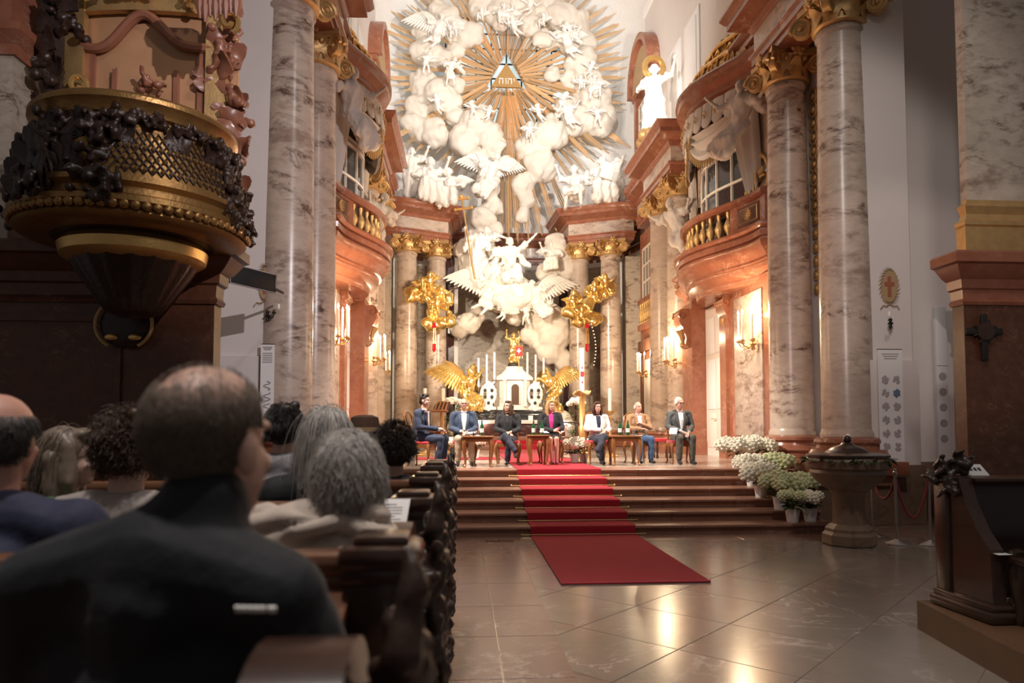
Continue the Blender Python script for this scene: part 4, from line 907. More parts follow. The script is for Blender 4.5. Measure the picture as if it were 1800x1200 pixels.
G().grid(lambda u,v: Vector(((u-.5)*.27, .01*math.sin(u*9), -.36*v)), 6, 4, (0,.015,0)).build('cloth', 'banner_red', bn)
G().prism([(0,-.07),(.03,-.14),(.09,-.17),(.03,-.20),(0,-.27),(-.03,-.20),(-.09,-.17),(-.03,-.14)],-.025,-.012,fnz).build('emblem','candle',bn); G().tube([(-.125,-.012,-.01),(.125,-.012,-.01),(.125,-.012,-.345),(-.125,-.012,-.345),(-.125,-.012,-.01)],.008,4).build('fringe','gold',bn); G().tube([(-.17,0,.01),(.17,0,.01)], .012, 6).build('rod', 'gold', bn); G().tube([(0,.02,.2),(0,.02,-.9)], .012, 6).build('pole', 'gold', bn)
for k in range(4):
    G().tube([(-.12+.08*k,0,-.36),(-.12+.08*k,0,-.43)], [.01,.018], 5).build('tassel', 'gold', bn)
zA = HP+.28+1.04
for i, (px, top) in enumerate(((841,629),(855.5,623),(869,619),(927,619),(941.5,623),(955.5,629))):
    p = at(px, 690, 24.95); zt_ = at(px, top, 24.95).z; t = thing('altar_candle', 'tall white altar candle, %s of the six on the altar' % ['leftmost','second from left','third from left','fourth from left','fifth from left','rightmost'][i], 'candle', (p.x, 24.92, zA))
    hb = [.78,.92,1.05,1.05,.92,.78][i]
    G().lathe([(.09,0),(.09,.03),(.03,.08),(.05,.2),(.025,.3),(.04,hb*.6),(.02,hb*.8),(.09,hb),(.09,hb+.02),(.03,hb+.03),(0,hb+.03)], 12).build('candlestick', 'chrome', t)
    G().lathe([(.038,hb+.02),(.034,zt_-zA-.01),(.01,zt_-zA)], 10).build('wax', 'candle', t)
for s_, px in (('left',858.5),('right',940)):
    p = at(px, 690, 24.75); t = thing('reliquary', 'white openwork reliquary stand with dark ovals, %s of the tabernacle' % s_, 'reliquary', (p.x, 24.72, zA))
    P = [('c',(-.22,0,.05),.06,(.22,0,.05),.06)]
    for k in range(16): a = 2*PI*k/16; P.append(('c',(.23*math.cos(a),0,.55+.33*math.sin(a)),.06,(.26*math.cos(a+.4),0,.55+.36*math.sin(a+.4)),.045))
    for k in range(10): P.append(('c',(random.uniform(-.2,.2),0,.1+.09*k),.05,(random.uniform(-.2,.2),0,.15+.09*k),.05))
    P.append(('c',(0,0,.0),.09,(0,0,.95),.07)); sculpt('openwork', P, 'stucco', t, .028, 1, [(.01,30,3,None)])
    for x, z in ((-.12,.68),(.12,.68),(-.12,.45),(.12,.45),(0,.24)): G().sph((x,-.08,z),(.055,.02,.065),10,6).build('oval', 'ink', t)
angel_g = dict(mat='gold_bright')
figure('gilded_angel', 'gilded kneeling angel with raised wing left of the high altar', 'statue', at(820,722,24.6), 'kneel', 'gold_bright', 1.02, .9, True, 1.15, True, 2, 71, .034)
figure('gilded_angel', 'gilded kneeling angel with folded wing right of the high altar', 'statue', at(978,724,24.6), 'bend', 'gold_bright', .88, -.9, True, 1.0, True, 2, 73, .034, flip=True)
for px, s_ in ((818,'left'),(980,'right')):
    p = at(px, 735, 24.75); t = sculpt('marble_volute', [('e',(0,0,.0),(.5,.35,.32)),('e',(.3 if s_=='right' else -.3,0,-.35),(.35,.3,.35)),('e',(0,0,-.6),(.55,.35,.4))], 'stucco', None, .05, 2, [(.015,9,4,None)]); t.location = p; tag(t, 'white stucco volute supporting the gilded angel, %s of the altar' % s_, 'pedestal')
# ================================================================== carpets and stair rods
cp = thing('red_carpet', 'long red carpet running from the nave floor up the steps to the altar', 'carpet', (-.115, 7.15, 0))
prof = [(7.15,.004),(7.15,.016)]; line = [(7.15,.016),(Y0-.012,.016)]
for k in range(NS): line += [(Y0+k*TD-.016, (k+1)*RH-.03), (Y0+k*TD-.012,(k+1)*RH+.004),(Y0+k*TD+.02,(k+1)*RH+.016)]; line += [(Y0+(k+1)*TD-.014, (k+1)*RH+.016)] if k < NS-1 else [(22.66, HP+.016),(22.68,HP+.155),(23.11,HP+.156),(23.13,HP+.295),(23.9,HP+.296)]
def cfn(u, v): 
    i = int(round(v*(len(line)-1))); return Vector((-.765+1.53*u, line[i][0]-7.15, line[i][1]))
G().grid(cfn, 8, len(line)-1, (0,.012,-.010)).build('carpet_pile', 'carpet', cp, smooth=25)
G().tube([(-.765,0,.012),(.765,0,.012)], .012, 6).build('carpet_edge', 'velvet_red', cp)
for k in range(NS):
    t = thing('stair_rod', 'thin brass stair rod across the red carpet, %s from the floor' % ['first','second','third','fourth','fifth','sixth'][k], 'rod', (-.115, Y0+k*TD-.03, k*RH+.025))
    G().tube([(-.90,0,0),(.90,0,0)], .009, 8).build('bar', 'brass', t)
    for s_ in (-1,1): G().sph((s_*.9,0,0), .018, 8, 6).build('end_knob', 'brass', t)
rn = thing('red_runner', 'red carpet runner crossing the platform behind the left speakers', 'carpet', (-2.65, 17.0, HP)); G().bbox((0,0,.01),(3.4,1.1,.02),.006).build('carpet_pile','carpet',rn)
# ================================================================== furniture
def cabriole(h, w0=.026, out=.06, fwd=(-1,-1)):
    d = Vector((fwd[0], fwd[1], 0)).normalized(); g = G()
    prof = [(0,1.0,1.6),(.35,.92,1.7),(.8,.75,1.35),(.5,.5,1.0),(.05,.25,.72),(.0,.1,.62),(.5,.03,.95),(.7,0,.9)]
    g.tube([d*(out*a)+Vector((0,0,h*z)) for a, z, r in prof], [w0*r for a, z, r in prof], 8); return g
CHM = {}
def chair(label, loc, rz):
    t = thing('upholstered_chair', label, 'chair', loc, rz, 'chairs on the platform')
    if not CHM:
        CHM['cushion'] = G().bbox((0,0,.45),(.46,.44,.07),.03).mesh('cushion','velvet_red')
        g = G(); g.span(-.235,.235,-.225,-.19,.36,.43).span(-.22,.22,.19,.225,.36,.43).span(-.235,-.205,-.21,.21,.36,.43).span(.205,.235,-.21,.21,.36,.43); CHM['seat_frame'] = g.mesh('seat_frame','wood_chair')
        for i,(a,b) in enumerate(((-1,-1),(1,-1),(-1,1),(1,1))):
            gg = cabriole(.42,.024,.05,(a,b)); gg.v = [(p[0]+a*.205,p[1]+b*.195,p[2]) for p in gg.v]; CHM['leg%d'%i] = gg.mesh('leg','wood_chair')
        pts = [(-.19,.21,.40),(-.17,.25,.62),(-.21,.28,.82),(-.19,.31,.98),(-.09,.325,1.05),(0,.325,1.06),(.09,.325,1.05),(.19,.31,.98),(.21,.28,.82),(.17,.25,.62),(.19,.21,.40)]
        CHM['back_frame'] = G().tube(pts, .022, 8).mesh('back_frame','wood_chair')
        CHM['splat'] = G().grid(lambda u,v: Vector(((u-.5)*(.10+.10*math.sin(v*PI*1.6)**2), .215+.105*v, .44+.60*v)), 4, 10, (0,.02,0)).mesh('splat','wood_chair')
    ob('cushion', CHM['cushion'], t); ob('seat_frame', CHM['seat_frame'], t); ob('back_frame', CHM['back_frame'], t); ob('splat', CHM['splat'], t)
    for i in range(4): ob('leg', CHM['leg%d'%i], t)
    return t
TBM = {}
def side_table(label, loc, rz, w_=.62, d_=.5):
    t = thing('side_table', label, 'table', loc, rz, 'side tables between the speakers')
    G().bbox((0,0,.575),(w_,d_,.03),.01).build('tabletop','wood_chair',t); G().bbox((0,0,.52),(w_-.09,d_-.09,.08),.008).build('apron','wood_chair',t)
    for a in (-1,1):
        for b in (-1,1):
            gg = cabriole(.54,.03,.05,(a,b)); gg.v = [(p[0]+a*(w_/2-.07),p[1]+b*(d_/2-.07),p[2]) for p in gg.v]; gg.build('leg','wood_chair',t)
    return t
def bottle(label, loc):
    t = thing('water_bottle', label, 'bottle', loc, 0, 'green water bottles')
    G().lathe([(.034,0),(.037,.01),(.037,.15),(.033,.18),(.018,.225),(.0145,.25),(.0145,.275),(0,.276)], 14).build('glass','glass_green',t)
    G().lathe([(.016,.262),(.016,.285),(0,.286)], 10).build('cap','chrome',t); G().lathe([(.0378,.05),(.0378,.13)], 14).build('label','paper',t)
def glass(label, loc):
    t = thing('drinking_glass', label, 'glass', loc, 0, 'drinking glasses'); G().lathe([(.0,.004),(.026,.004),(.031,.1),(.033,.1),(.028,0),(0,0)], 14).build('bowl','glass_clear',t)
def pz(px, Y, z): p = at(px, 800, Y); return (p.x, Y, z)
TB = [(840,13.75,'left','beside the man in the blue blazer'),(946,14.0,'middle','before the woman in black'),(1098,14.05,'right','before the man in the tan jacket')]
for px, Y, nm_, wh in TB: side_table('small cabriole-legged wooden table, %s one, %s' % (nm_, wh), pz(px,Y,HP+(.0165 if nm_=='middle' else .001)), 0, .62 if nm_ != 'middle' else .44)
for lb, px, Y in (('green glass water bottle alone on the left table',847,13.75),('green glass water bottle on the middle table, nearer the woman in black',938,14.0),('green glass water bottle on the middle table, nearer the blonde woman',953,13.95),('green glass water bottle on the right table, left one',1090,14.0),('green glass water bottle on the right table, right one',1104,14.0)): bottle(lb, pz(px,Y,HP+.607 if '938' not in str(px) and '953' not in str(px) else HP+.607))
for lb, px, Y in (('clear drinking glass at the left end of the left table',822,13.7),('clear drinking glass beside the single bottle',838,13.68),('clear drinking glass between the two right bottles',1098,13.9),('clear drinking glass at the right end of the right table',1114,13.95)): glass(lb, pz(px,Y,HP+.607))
# ================================================================== lectern, candle stands, paschal candle, stool
lc = thing('lectern', 'wooden slatted book lectern behind the suited man', 'lectern', (at(776,712,17.5).x, 17.5, HP))
q = G().bbox((0,0,0),(.42,.02,.30),.006); o = q.build('book_rest_back','wood_dark',lc); o.location = (0,0,1.24); o.rotation_euler = (-.6,0,-.5)
for k in range(4): G().bbox((-.15+.1*k,-.02,0),(.03,.03,.28),.005).build('slat','wood_chair',o)
G().bbox((0,-.04,-.15),(.46,.08,.03),.005).build('ledge','wood_chair',o)
G().tube([(0,.05,.1),(0,.05,1.2)], .03, 8).build('post','wood_chair',lc)
for a in range(3): G().tube([(0,.05,.14),(.22*math.cos(a*2.1),.05+.22*math.sin(a*2.1),.02)], [.025,.02], 6).build('foot','wood_chair',lc)
def candle_stand(label, px, Y, ztop, zpan, r=.03, col='candle', mat='gold_dull'):
    p = at(px, 700, Y); t = thing('candle_stand', label, 'candlestick', (p.x, Y, HP)); h = zpan-HP
    G().lathe([(.2,0),(.2,.04),(.08,.1),(.05,.2),(.08,.3),(.035,.42),(.03,h*.75),(.06,h*.82),(.03,h*.9),(.13,h-.02),(.14,h),(.04,h+.01),(0,h+.01)], 14).build('stand', mat, t)
    G().lathe([(r,h),(r,ztop-HP-.01),(r*.3,ztop-HP)], 10).build('wax', col, t)
candle_stand('white candle on a dark turned stand behind the woman in white', 1072, 17.5, at(1072,682,17.5).z, at(1072,722,17.5).z, .045)
candle_stand('white candle on a tall stand behind the suited man', 747, 18.5, at(747,682,18.5).z, at(747,712,18.5).z, .045)
candle_stand('white candle on a stand near the left altar column', 779.5, 20.5, at(779.5,682,20.5).z, at(779.5,705,20.5).z, .05)
plain('paschal', (.80,.62,.52), .5)
p = at(1023,700,17.0); t = thing('paschal_candle', 'tall paschal candle in a gilded stand with leafy crown behind the woman in white', 'candlestick', (p.x,17.0,HP)); h = at(1023,690,17).z-HP
G().lathe([(.17,0),(.17,.12),(.12,.16),(.16,.3),(.14,.42),(.08,.5),(.10,.75),(.07,.8),(.075,h*.8),(.06,h*.93),(.1,h),(0,h)], 14).build('stand','gold',t); G().lathe([(.06,h),(.06,at(1023,612,17).z-HP),(.02,at(1023,611,17).z-HP)], 12).build('wax','paschal',t)
g = G()
for k in range(26): a = 2*PI*k/26; g.tube([(.05*math.cos(a),.05*math.sin(a),h-.06),(.16*math.cos(a),.16*math.sin(a),h+.03*math.sin(5*a)),(.22*math.cos(a),.22*math.sin(a),h+.05*math.cos(3*a))],[.02,.035,.01],5)
tag(g.build('leaf_crown','gold_dull',t), kind='stuff')
for z in (.25,.45,.6): G().box((0,-.062,h+z),(.03 if z != .45 else .09,.006,.12 if z == .45 else .05)).build('wax_emblem','banner_red',t)
stl = thing('bench', 'red cushioned bench with turned legs behind the man in the tan jacket', 'bench', (at(1152,770,17.0).x, 17.0, HP))
G().bbox((0,0,.44),(.75,.42,.09),.03).build('cushion','velvet_red',stl)
for a in (-1,0,1):
    for b in (-1,1): G().lathe([(.03,0),(.035,.05),(.02,.1),(.035,.2),(.02,.3),(.035,.36),(.035,.4)],10,(a*.32,b*.16,0)).build('leg','wood_dark',stl)
ps = thing('prie_dieu', 'dark wooden kneeler desk behind the blonde woman', 'kneeler', (at(1000,770,17.2).x,17.2,HP))
G().bbox((0,0,.86),(.5,.32,.04),.01).build('desk','wood_dark',ps); G().span(-.24,-.20,-.13,.13,0,.84).build('side_panel','wood_dark',ps); G().span(.20,.24,-.13,.13,0,.84).build('side_panel','wood_dark',ps); G().bbox((0,-.25,.16),(.48,.2,.05),.01).build('kneel_board','wood_dark',ps)
for s_, px in (('left',763),('right',1030)):
    t = thing('hanging_lamp', 'red glass sanctuary lamp hanging on chains by the %s altar columns' % s_, 'lamp', at(px if s_ == 'left' else 1032,610,25.6))
    G().lathe([(.02,-.18),(.07,-.1),(.06,.08),(.08,.12)],12).build('glass_cup','glass_red',t); G().lathe([(0,.9),(.06,.86),(.10,.7),(.03,.68)],10).build('crown','glass_red',t)
    for k in range(3):
        a = 2*PI*k/3; G().tube([(.07*math.cos(a),.07*math.sin(a),.1),(.03*math.cos(a),.03*math.sin(a),.7)],.012,5).build('chain','gold',t)
    if s_ == 'right':
        for k in range(13): u = k/12; G().sph((.16+.16*math.sin(u*2.6),0,.85-1.5*u),.03,8,6).build('bead','candle',t)
# ================================================================== hydrangeas and greenery
def hmesh(mat, r, sd):
    q = random.Random(sd); g = G(); g.sph((0,0,0),(r*.9,r*.9,r*.75),12,8)
    for k in range(34):
        th = k*2.39996; ph = math.acos(1-1.75*(k+.5)/34); p = Vector((math.sin(ph)*math.cos(th), math.sin(ph)*math.sin(th), math.cos(ph)*.85))*r*q.uniform(.92,1.06); g.sph(p,(r*.25,r*.25,r*.19),6,4)
    return g.mesh('flower_head', mat)
HY = {m: [hmesh(m, 1.0, i) for i in range(2)] for m in ('petal','petal_green')}
def leaf1():
    g = G(); g.grid(lambda u,v: Vector(((u-.5)*.5*math.sin(PI*min(1,v*1.02+.02))*1.1, v, .12*math.sin(v*2.5)+.12*abs(u-.5))), 2, 5, (0,0,.012)); return g.mesh('leaf','leaf')
LF = leaf1()
def hydrangea(label, loc, w_=.24, n=8, r=.075, mat='petal', h=.32, potr=.10, poth=.17, seed=0, group='potted hydrangeas'):
    q = random.Random(seed); t = thing('potted_hydrangea', label, 'plant', loc, q.uniform(0,6), group)
    G().lathe([(0,0),(potr*.74,0),(potr*.76,.01),(potr,poth),(potr*1.05,poth),(potr*1.05,poth-.015),(potr*.9,poth-.02),(0,poth-.03)],16).build('pot','pot_white',t)
    for k in range(n):
        a = k*2.4+q.uniform(-.3,.3); rr = w_*math.sqrt((k+.3)/n)*.95; z = h+.09*(1-(rr/w_)**2)+q.uniform(-.03,.03); R_ = r*q.uniform(.85,1.2)
        f = ob('flower_head', HY[mat][k%2], t, (rr*math.cos(a), rr*math.sin(a), z)); f.scale = (R_,R_,R_); f.rotation_euler = (q.uniform(-.4,.4), q.uniform(-.4,.4), a)
        G().tube([(0,0,poth-.03),(rr*.6*math.cos(a),rr*.6*math.sin(a),(poth+z)/2),(rr*math.cos(a),rr*math.sin(a),z)],.006,5).build('stem','leaf_light',t)
    for k in range(18):
        a = k*2.4; o = ob('leaf', LF, t, (.3*w_*math.cos(a), .3*w_*math.sin(a), poth+q.uniform(0,h-poth-.02))); s_ = q.uniform(.11,.17); o.scale = (s_,s_,s_); o.rotation_euler = (q.uniform(-.5,.3),0,a-PI/2)
    return t
def stepz(k): return k*RH
SP = [(1296,13.05,6,.34,10,'petal','at the top corner, nearest the seated man'),(1333,13.0,6,.34,10,'petal','at the top, against the column base'),(1322,12.15,4.98,.3,8,'petal','on the fifth step, leaning into the top cluster'),(1337,11.55,3,.27,7,'petal','cream one on the third step'),(1372,12.0,4,.27,7,'petal_green','greenish one on the fourth step by the podium'),(1370,11.0,2,.27,8,'petal_green','on the second step, left one'),(1405,11.05,2,.27,8,'petal_green','on the second step, right one'),(1392,10.5,1,.19,6,'petal_green','smaller one on the lowest step, left'),(1423,10.55,1,.2,7,'petal','smaller one on the lowest step, right')]
for i,(px,Y,k,w_,n,m_,lb) in enumerate(SP):
    kk = min(6, int((Y-Y0)/TD)+1); hydrangea('potted hydrangea %s' % lb, (at(px,850,Y).x, Y, kk*RH+.001), w_, n, .125 if w_ > .25 else .08, m_, .38 if w_ > .25 else .33, .11, .2, i)
for i,(px,Y,lb) in enumerate(((1010,14.9,'beside the carpet, left of the woman in white'),(1026,15.0,'just left of the chair of the woman in white'),(803,16.4,'between the suited man and the man in the blue blazer'),(836,17.0,'behind the left table'),(722,14.2,'low at the left edge of the platform'))):
    hydrangea('white potted hydrangea %s' % lb, (at(px,800,Y).x, Y, HP+(.02 if i == 3 else .002)), .24, 7, .09, 'petal', .36, .10, .2, 20+i)
def foliage(label, loc, h, w_, seed, head=True, group='flower stands'):
    q = random.Random(seed); t = thing('flower_stand', label, 'flowers', loc, 0, group); G().tube([(0,0,0),(0,0,h)],.025,8).build('post','iron',t); G().lathe([(.15,0),(.15,.02),(.03,.04)],12).build('base','iron',t)
    g = G()
    for k in range(260):
        v = q.uniform(.18,1); a = q.uniform(0,6.28); rr = w_*(.35+.65*v)*math.sqrt(q.random()); c = Vector((rr*math.cos(a), rr*math.sin(a), h*v)); d = Vector((math.cos(a),math.sin(a),q.uniform(-.9,.5))).normalized()*q.uniform(.06,.12); s_ = d.cross(Vector((0,0,1))).normalized()*.022
        g.add([c, c+d*.5-s_, c+d, c+d*.5+s_, c+d*.5+Vector((0,0,.012))], [(0,1,4),(1,2,4),(2,3,4),(3,0,4),(0,3,2,1)])
    tag(g.build('foliage','leaf',t,smooth=0), kind='stuff')
    for k in range(8 if head else 3):
        a = k*2.4; rr = w_*.8*math.sqrt(k/8); f = ob('flower_head', HY['petal'][k%2], t, (rr*math.cos(a), rr*math.sin(a)-.05, h+q.uniform(-.05,.08))); f.scale = (.075,.075,.075)
foliage('tall stand of trailing greenery and white flowers beside the lectern', (at(798,760,18.0).x,18.0,HP), 1.38, .26, 3)
foliage('tall stand of trailing greenery and white flowers behind the paschal candle', (at(1012,760,18.0).x,18.0,HP), 1.38, .3, 4)
# ================================================================== people
SK = {'fair': (.62,.38,.29), 'pale': (.66,.44,.36), 'ruddy': (.60,.31,.23)}
for k, c in SK.items(): plain('skin_'+k, c, .5, noise=.06, nscale=25)
for k, c in dict(brown_dark=(.02,.012,.009), brown=(.07,.035,.018), blonde=(.42,.26,.11), auburn=(.055,.02,.012), grey=(.52,.48,.44), white=(.72,.69,.64), darkgrey=(.10,.085,.075), ash=(.21,.16,.12)).items(): plain('hair_'+k, c, .45, noise=.35, nscale=40)
for k, c in dict(navy=(.022,.035,.075), blueblazer=(.035,.055,.10), black=(.012,.012,.014), black_blue=(.008,.010,.013), tan=(.36,.19,.09), grey=(.075,.078,.075), greytr=(.085,.078,.065), cream=(.72,.60,.54), whitejacket=(.80,.72,.68), beige=(.50,.38,.26), denim=(.05,.10,.20), denim_dark=(.02,.025,.045), magenta=(.60,.02,.22), whiteshirt=(.80,.78,.78), striped=(.66,.58,.58), linen=(.42,.36,.33), navyshirt=(.016,.020,.055), green=(.035,.10,.035), puffer=(.58,.48,.40), greyshirt=(.27,.26,.27), shoe=(.012,.010,.010), shoe_pink=(.30,.08,.10)).items(): plain('cloth_'+k, c, .75, noise=.15, nscale=25, sheen=.06, bump=.12, bscale=45)
SEAT = dict(pel=(0,.02,.54), ch=(0,.03,.88), nk=(0,.02,1.06), hd=(0,-.015,1.215), sl=(-.185,.03,1.0), el=(-.25,-.03,.74), wl=(-.10,-.27,.63), sr=(.185,.03,1.0), er=(.25,-.03,.74), wr=(.10,-.27,.63),
            hl=(-.095,-.02,.52), kl=(-.13,-.42,.52), al=(-.13,-.38,.09), hr=(.095,-.02,.52), kr=(.13,-.42,.52), ar=(.13,-.38,.09))
def person(label, loc, rz, J=None, skin='fair', hair='brown', style='short', top='navy', legs='grey', shirt=None, shoe='shoe', skirt=False, sc=1.0, vox=.012, turn=0, nod=0, fat=1.0, opn=True, glasses=False, collar=False, hv=.0075, group=None, folds=.010, fold_f=22, socks=None, texture=None):
    j = {k: Vector(v) for k, v in SEAT.items()}
    for k, v in (J or {}).items(): j[k] = Vector(v)
    t = thing('person', label, 'person', loc, rz, group); t.scale = (sc,sc,sc); H = j['hd']; Rt = Matrix.Rotation(turn, 3, 'Z') @ Matrix.Rotation(nod, 3, 'X')
    h = lambda x, y, z: H+Rt@Vector((x,y,z))
    P = [('e', h(0,.012,.03), (.074,.093,.086), Rt), ('e', h(0,-.022,-.035), (.060,.068,.078), Rt), ('e', h(0,-.045,-.085), (.036,.038,.03), Rt), ('e', h(0,-.092,-.022), (.013,.018,.022), Rt), ('e', h(0,-.083,-.0), (.010,.012,.03), Rt), ('e', h(0,-.076,.028), (.045,.02,.012), Rt),
         ('e', h(0,-.083,-.062), (.024,.010,.010), Rt), ('e', h(.035,-.06,-.03), (.02,.02,.02), Rt), ('e', h(-.035,-.06,-.03), (.02,.02,.02), Rt)]
    for s_ in (-1,1): P += [('e', h(s_*.077,.012,-.012), (.011,.020,.033), Rt)]
    P += [('c', j['nk']-Vector((0,0,.05)), .058, H+Vector((0,.012,-.04)), .052), ('c', j['ch'], .10, j['nk']-Vector((0,0,.04)), .07), ('c', j['pel'], .10, j['ch'], .11)]
    for s_ in 'lr':
        d = (j['w'+s_]-j['e'+s_]).normalized(); sgn = 1 if s_ == 'r' else -1
        P += [('c', j['ch']+Vector((0,0,.05)), .06, j['s'+s_], .045), ('c', j['s'+s_], .04, j['e'+s_], .036), ('c', j['e'+s_], .036, j['w'+s_], .026)]
        w_ = j['w'+s_]; inn = Vector((-sgn,0,0)); sd = d.cross(Vector((0,0,1))).normalized(); dn = Vector((0,0,-1))
        P.append(('e', w_+d*.05, (.035,.045,.022)))
        for k in range(4):
            b = w_+d*.085+sd*(.019*(k-1.5)); m_ = b+d*(.034+.006*math.sin(k*1.2))+dn*.010; P += [('c', b, .0095, m_, .009), ('c', m_, .009, m_+d*.018+dn*.024, .0075)]
        tb_ = w_+d*.03+sd*(-sgn*.035 if sd.x*sgn > 0 else sgn*.035)*1; P += [('c', w_+d*.02, .013, tb_+d*.02, .0115), ('c', tb_+d*.02, .0115, tb_+d*.055, .009)]
        P += [('c', j['pel'], .09, j['h'+s_], .085), ('c', j['h'+s_], .075, j['k'+s_], .055), ('c', j['k'+s_], .053, j['k'+s_]*.55+j['a'+s_]*.45+Vector((0,.02,0)), .052), ('c', j['k'+s_]*.55+j['a'+s_]*.45+Vector((0,.02,0)), .052, j['a'+s_], .034)]
    sculpt('body', P, 'skin_'+skin, t, hv, 2)
    for s_ in (-1,1): G().sph(h(s_*.03,-.079,.006),(.009,.006,.006),8,6).build('eye','ink',t)
    G().sph(h(0,-.0915,-.064),(.019,.004,.0035),8,5).build('lips','skin_ruddy',t)
    if glasses:
        g = G()
        for s_ in (-1,1): g.tube([h(s_*.033+.024*math.cos(a),-.098,.004+.018*math.sin(a)) for a in np.linspace(0,2*PI,13)],.0025,5); g.tube([h(s_*.057,-.096,.006),h(s_*.08,0,.006)],.002,5)
        g.tube([h(-.009,-.1,.008),h(.009,-.1,.008)],.002,5); g.build('glasses','iron',t)
    # jacket or top
    f = fat; Q = [('c', j['pel']+Vector((0,.0,.02)), .155*f, j['ch']+Vector((0,0,-.02)), .150*f), ('e', j['ch']+Vector((0,-.01,-.02)), (.20*f,.135*f,.18)), ('e', j['pel']+Vector((0,-.01,.06)), (.19*f,.145*f,.14)), ('c', j['sl'], .074, j['sr'], .074), ('c', j['nk']+Vector((0,.02,-.05)), .075, j['ch'], .12)]+[('c', j['nk']+Vector((0,.025,-.035)), .07, j['s'+s_]+Vector((0,.0,.005)), .068) for s_ in 'lr']
    for s_ in 'lr': Q += [('c', j['s'+s_]+Vector((0,0,-.01)), .078*f, j['e'+s_], .058), ('c', j['e'+s_], .058, j['e'+s_]*.14+j['w'+s_]*.86, .044)]
    if collar and collar is not True: Q += [('c', H+Vector((0,.03,-collar)), .080, j['nk']+Vector((0,.03,-.06)), .115)]+[('c', j['nk']+Vector((0,.035,.0)), .098, j['s'+s_]+Vector((0,.01,.015)), .076) for s_ in 'lr']
    if collar is True: Q.append(('t', [j['nk']+Vector((.075*math.cos(a),.02+.075*math.sin(a),-.01)) for a in np.linspace(-.9,PI+.9,14)], .028))
    sculpt('jacket' if shirt else 'top', Q, 'cloth_'+top, t, vox, 2, [(folds, fold_f, sum(map(ord,label))%97, (1,1,.8))] if not texture else texture)
    if shirt:
        n0 = j['nk']+Vector((0,-.085,-.035)); n1 = j['ch']*.35+j['pel']*.65+Vector((0,-.150*f,.03)); m_ = j['ch']+Vector((0,-.138*f,.0))
        sculpt('shirt', [('t', [n0, m_, n1], [.062,.062,.028], .5), ('t', [j['nk']+Vector((.062*math.cos(a),.01+.066*math.sin(a),-.0)) for a in np.linspace(0,2*PI,14)], .018)], 'cloth_'+shirt, t, .009, 1)
        for s_ in (-1,1):
            G().tube([j['nk']+Vector((s_*.075,.0,-.0)), n0+Vector((s_*.075,-.02,-.02)), m_+Vector((s_*.07,-.012,0)), n1+Vector((s_*.032,-.012,.02))], [.016,.03,.034,.008], 6, .45).build('lapel','cloth_'+top,t)
        for s_ in 'lr':
            d = (j['w'+s_]-j['e'+s_]); G().tube([j['e'+s_]+d*.84, j['e'+s_]+d*.93],[.040,.037],10).build('cuff','cloth_'+shirt,t)
    # legs
    if skirt:
        sculpt('skirt', [('c', j['pel'], .17, (j['hl']+j['hr'])/2, .16)]+[('c', j['h'+s_], .125, j['h'+s_]*.22+j['k'+s_]*.78, .095) for s_ in 'lr']+[('c', (j['hl']+j['hr'])/2,.13,(j['kl']+j['kr'])/2*.75+(j['hl']+j['hr'])/2*.25,.085)], 'cloth_'+legs, t, vox, 2)
    else:
        sculpt('trousers', [('c', j['pel']+Vector((0,0,-.02)), .155, (j['hl']+j['hr'])/2, .14)]+[q for s_ in 'lr' for q in (('c', j['h'+s_], .105, j['k'+s_], .074), ('c', j['k'+s_], .074, j['a'+s_]+Vector((0,0,.03)), .058))], 'cloth_'+legs, t, vox, 2, [(.007, 26, 11, None)])
    for s_ in 'lr':
        a = j['a'+s_]; fd = Vector((j['k'+s_].x-j['h'+s_].x, j['k'+s_].y-j['h'+s_].y, 0)).normalized(); drop = Vector((0,0,-.055)) if a.z < .15 else Vector((0,0,-.09))
        sculpt('shoe', [('c', a+Vector((0,0,-.045))-fd*.03, .036, a+fd*.10+drop*.9, .036), ('c', a+fd*.10+drop*.9, .038, a+fd*.17+drop, .026), ('c', a+Vector((0,0,-.01)), .036, a+Vector((0,0,-.04)), .036)], 'cloth_'+shoe, t, .010, 1)
    # hair
    hm = 'hair_'+hair; rr = random.Random(sum(map(ord,label))%1000)
    cap_ = [('e', h(0,.024,.048), (.081,.093,.085), Rt), ('e', h(0,.05,-.005), (.076,.066,.08), Rt)]
    if style == 'short': sculpt('hair', cap_+[('e', h(0,-.04,.10), (.06,.04,.032), Rt)]+[('e', h(rr.uniform(-.06,.06), rr.uniform(-.05,.08), .105+rr.uniform(-.01,.015)), .026) for k in range(8)], hm, t, .008, 1, [(.003,70,5,None)])
    elif style == 'fringe': sculpt('hair', [('e', h(0,.052,-.01), (.079,.062,.055), Rt)]+[('e', h(s_*.074,.02,.005), (.012,.04,.05), Rt) for s_ in (-1,1)], hm, t, .008, 1)
    elif style == 'thin': sculpt('hair', [('e', h(0,.036,.036), (.081,.083,.084), Rt), ('e', h(0,.056,-.01), (.076,.058,.06), Rt)]+[('e', h(s_*.07,.015,.02), (.02,.045,.06), Rt) for s_ in (-1,1)], hm, t, .008, 1, [(.003,60,5,None)])
    elif style in ('bob','long'):
        ln = -.17 if style == 'bob' else -.27
        Pp = cap_+[('e', h(0,-.03,.098), (.066,.05,.03), Rt)]
        for s_ in (-1,1): Pp += [('c', h(s_*.074,.0,.05), .03, h(s_*.088,-.005,ln*.55), .034), ('c', h(s_*.088,-.005,ln*.55), .034, h(s_*.085,-.02,ln), .022), ('c', h(s_*.06,.05,0), .045, h(s_*.07,.05,ln), .03)]
        Pp.append(('c', h(0,.07,0), .06, h(0,.075,ln), .04)); sculpt('hair', Pp, hm, t, .010, 1, [(.006,60,6,(1,1,.15))])
    return t
ST = dict()
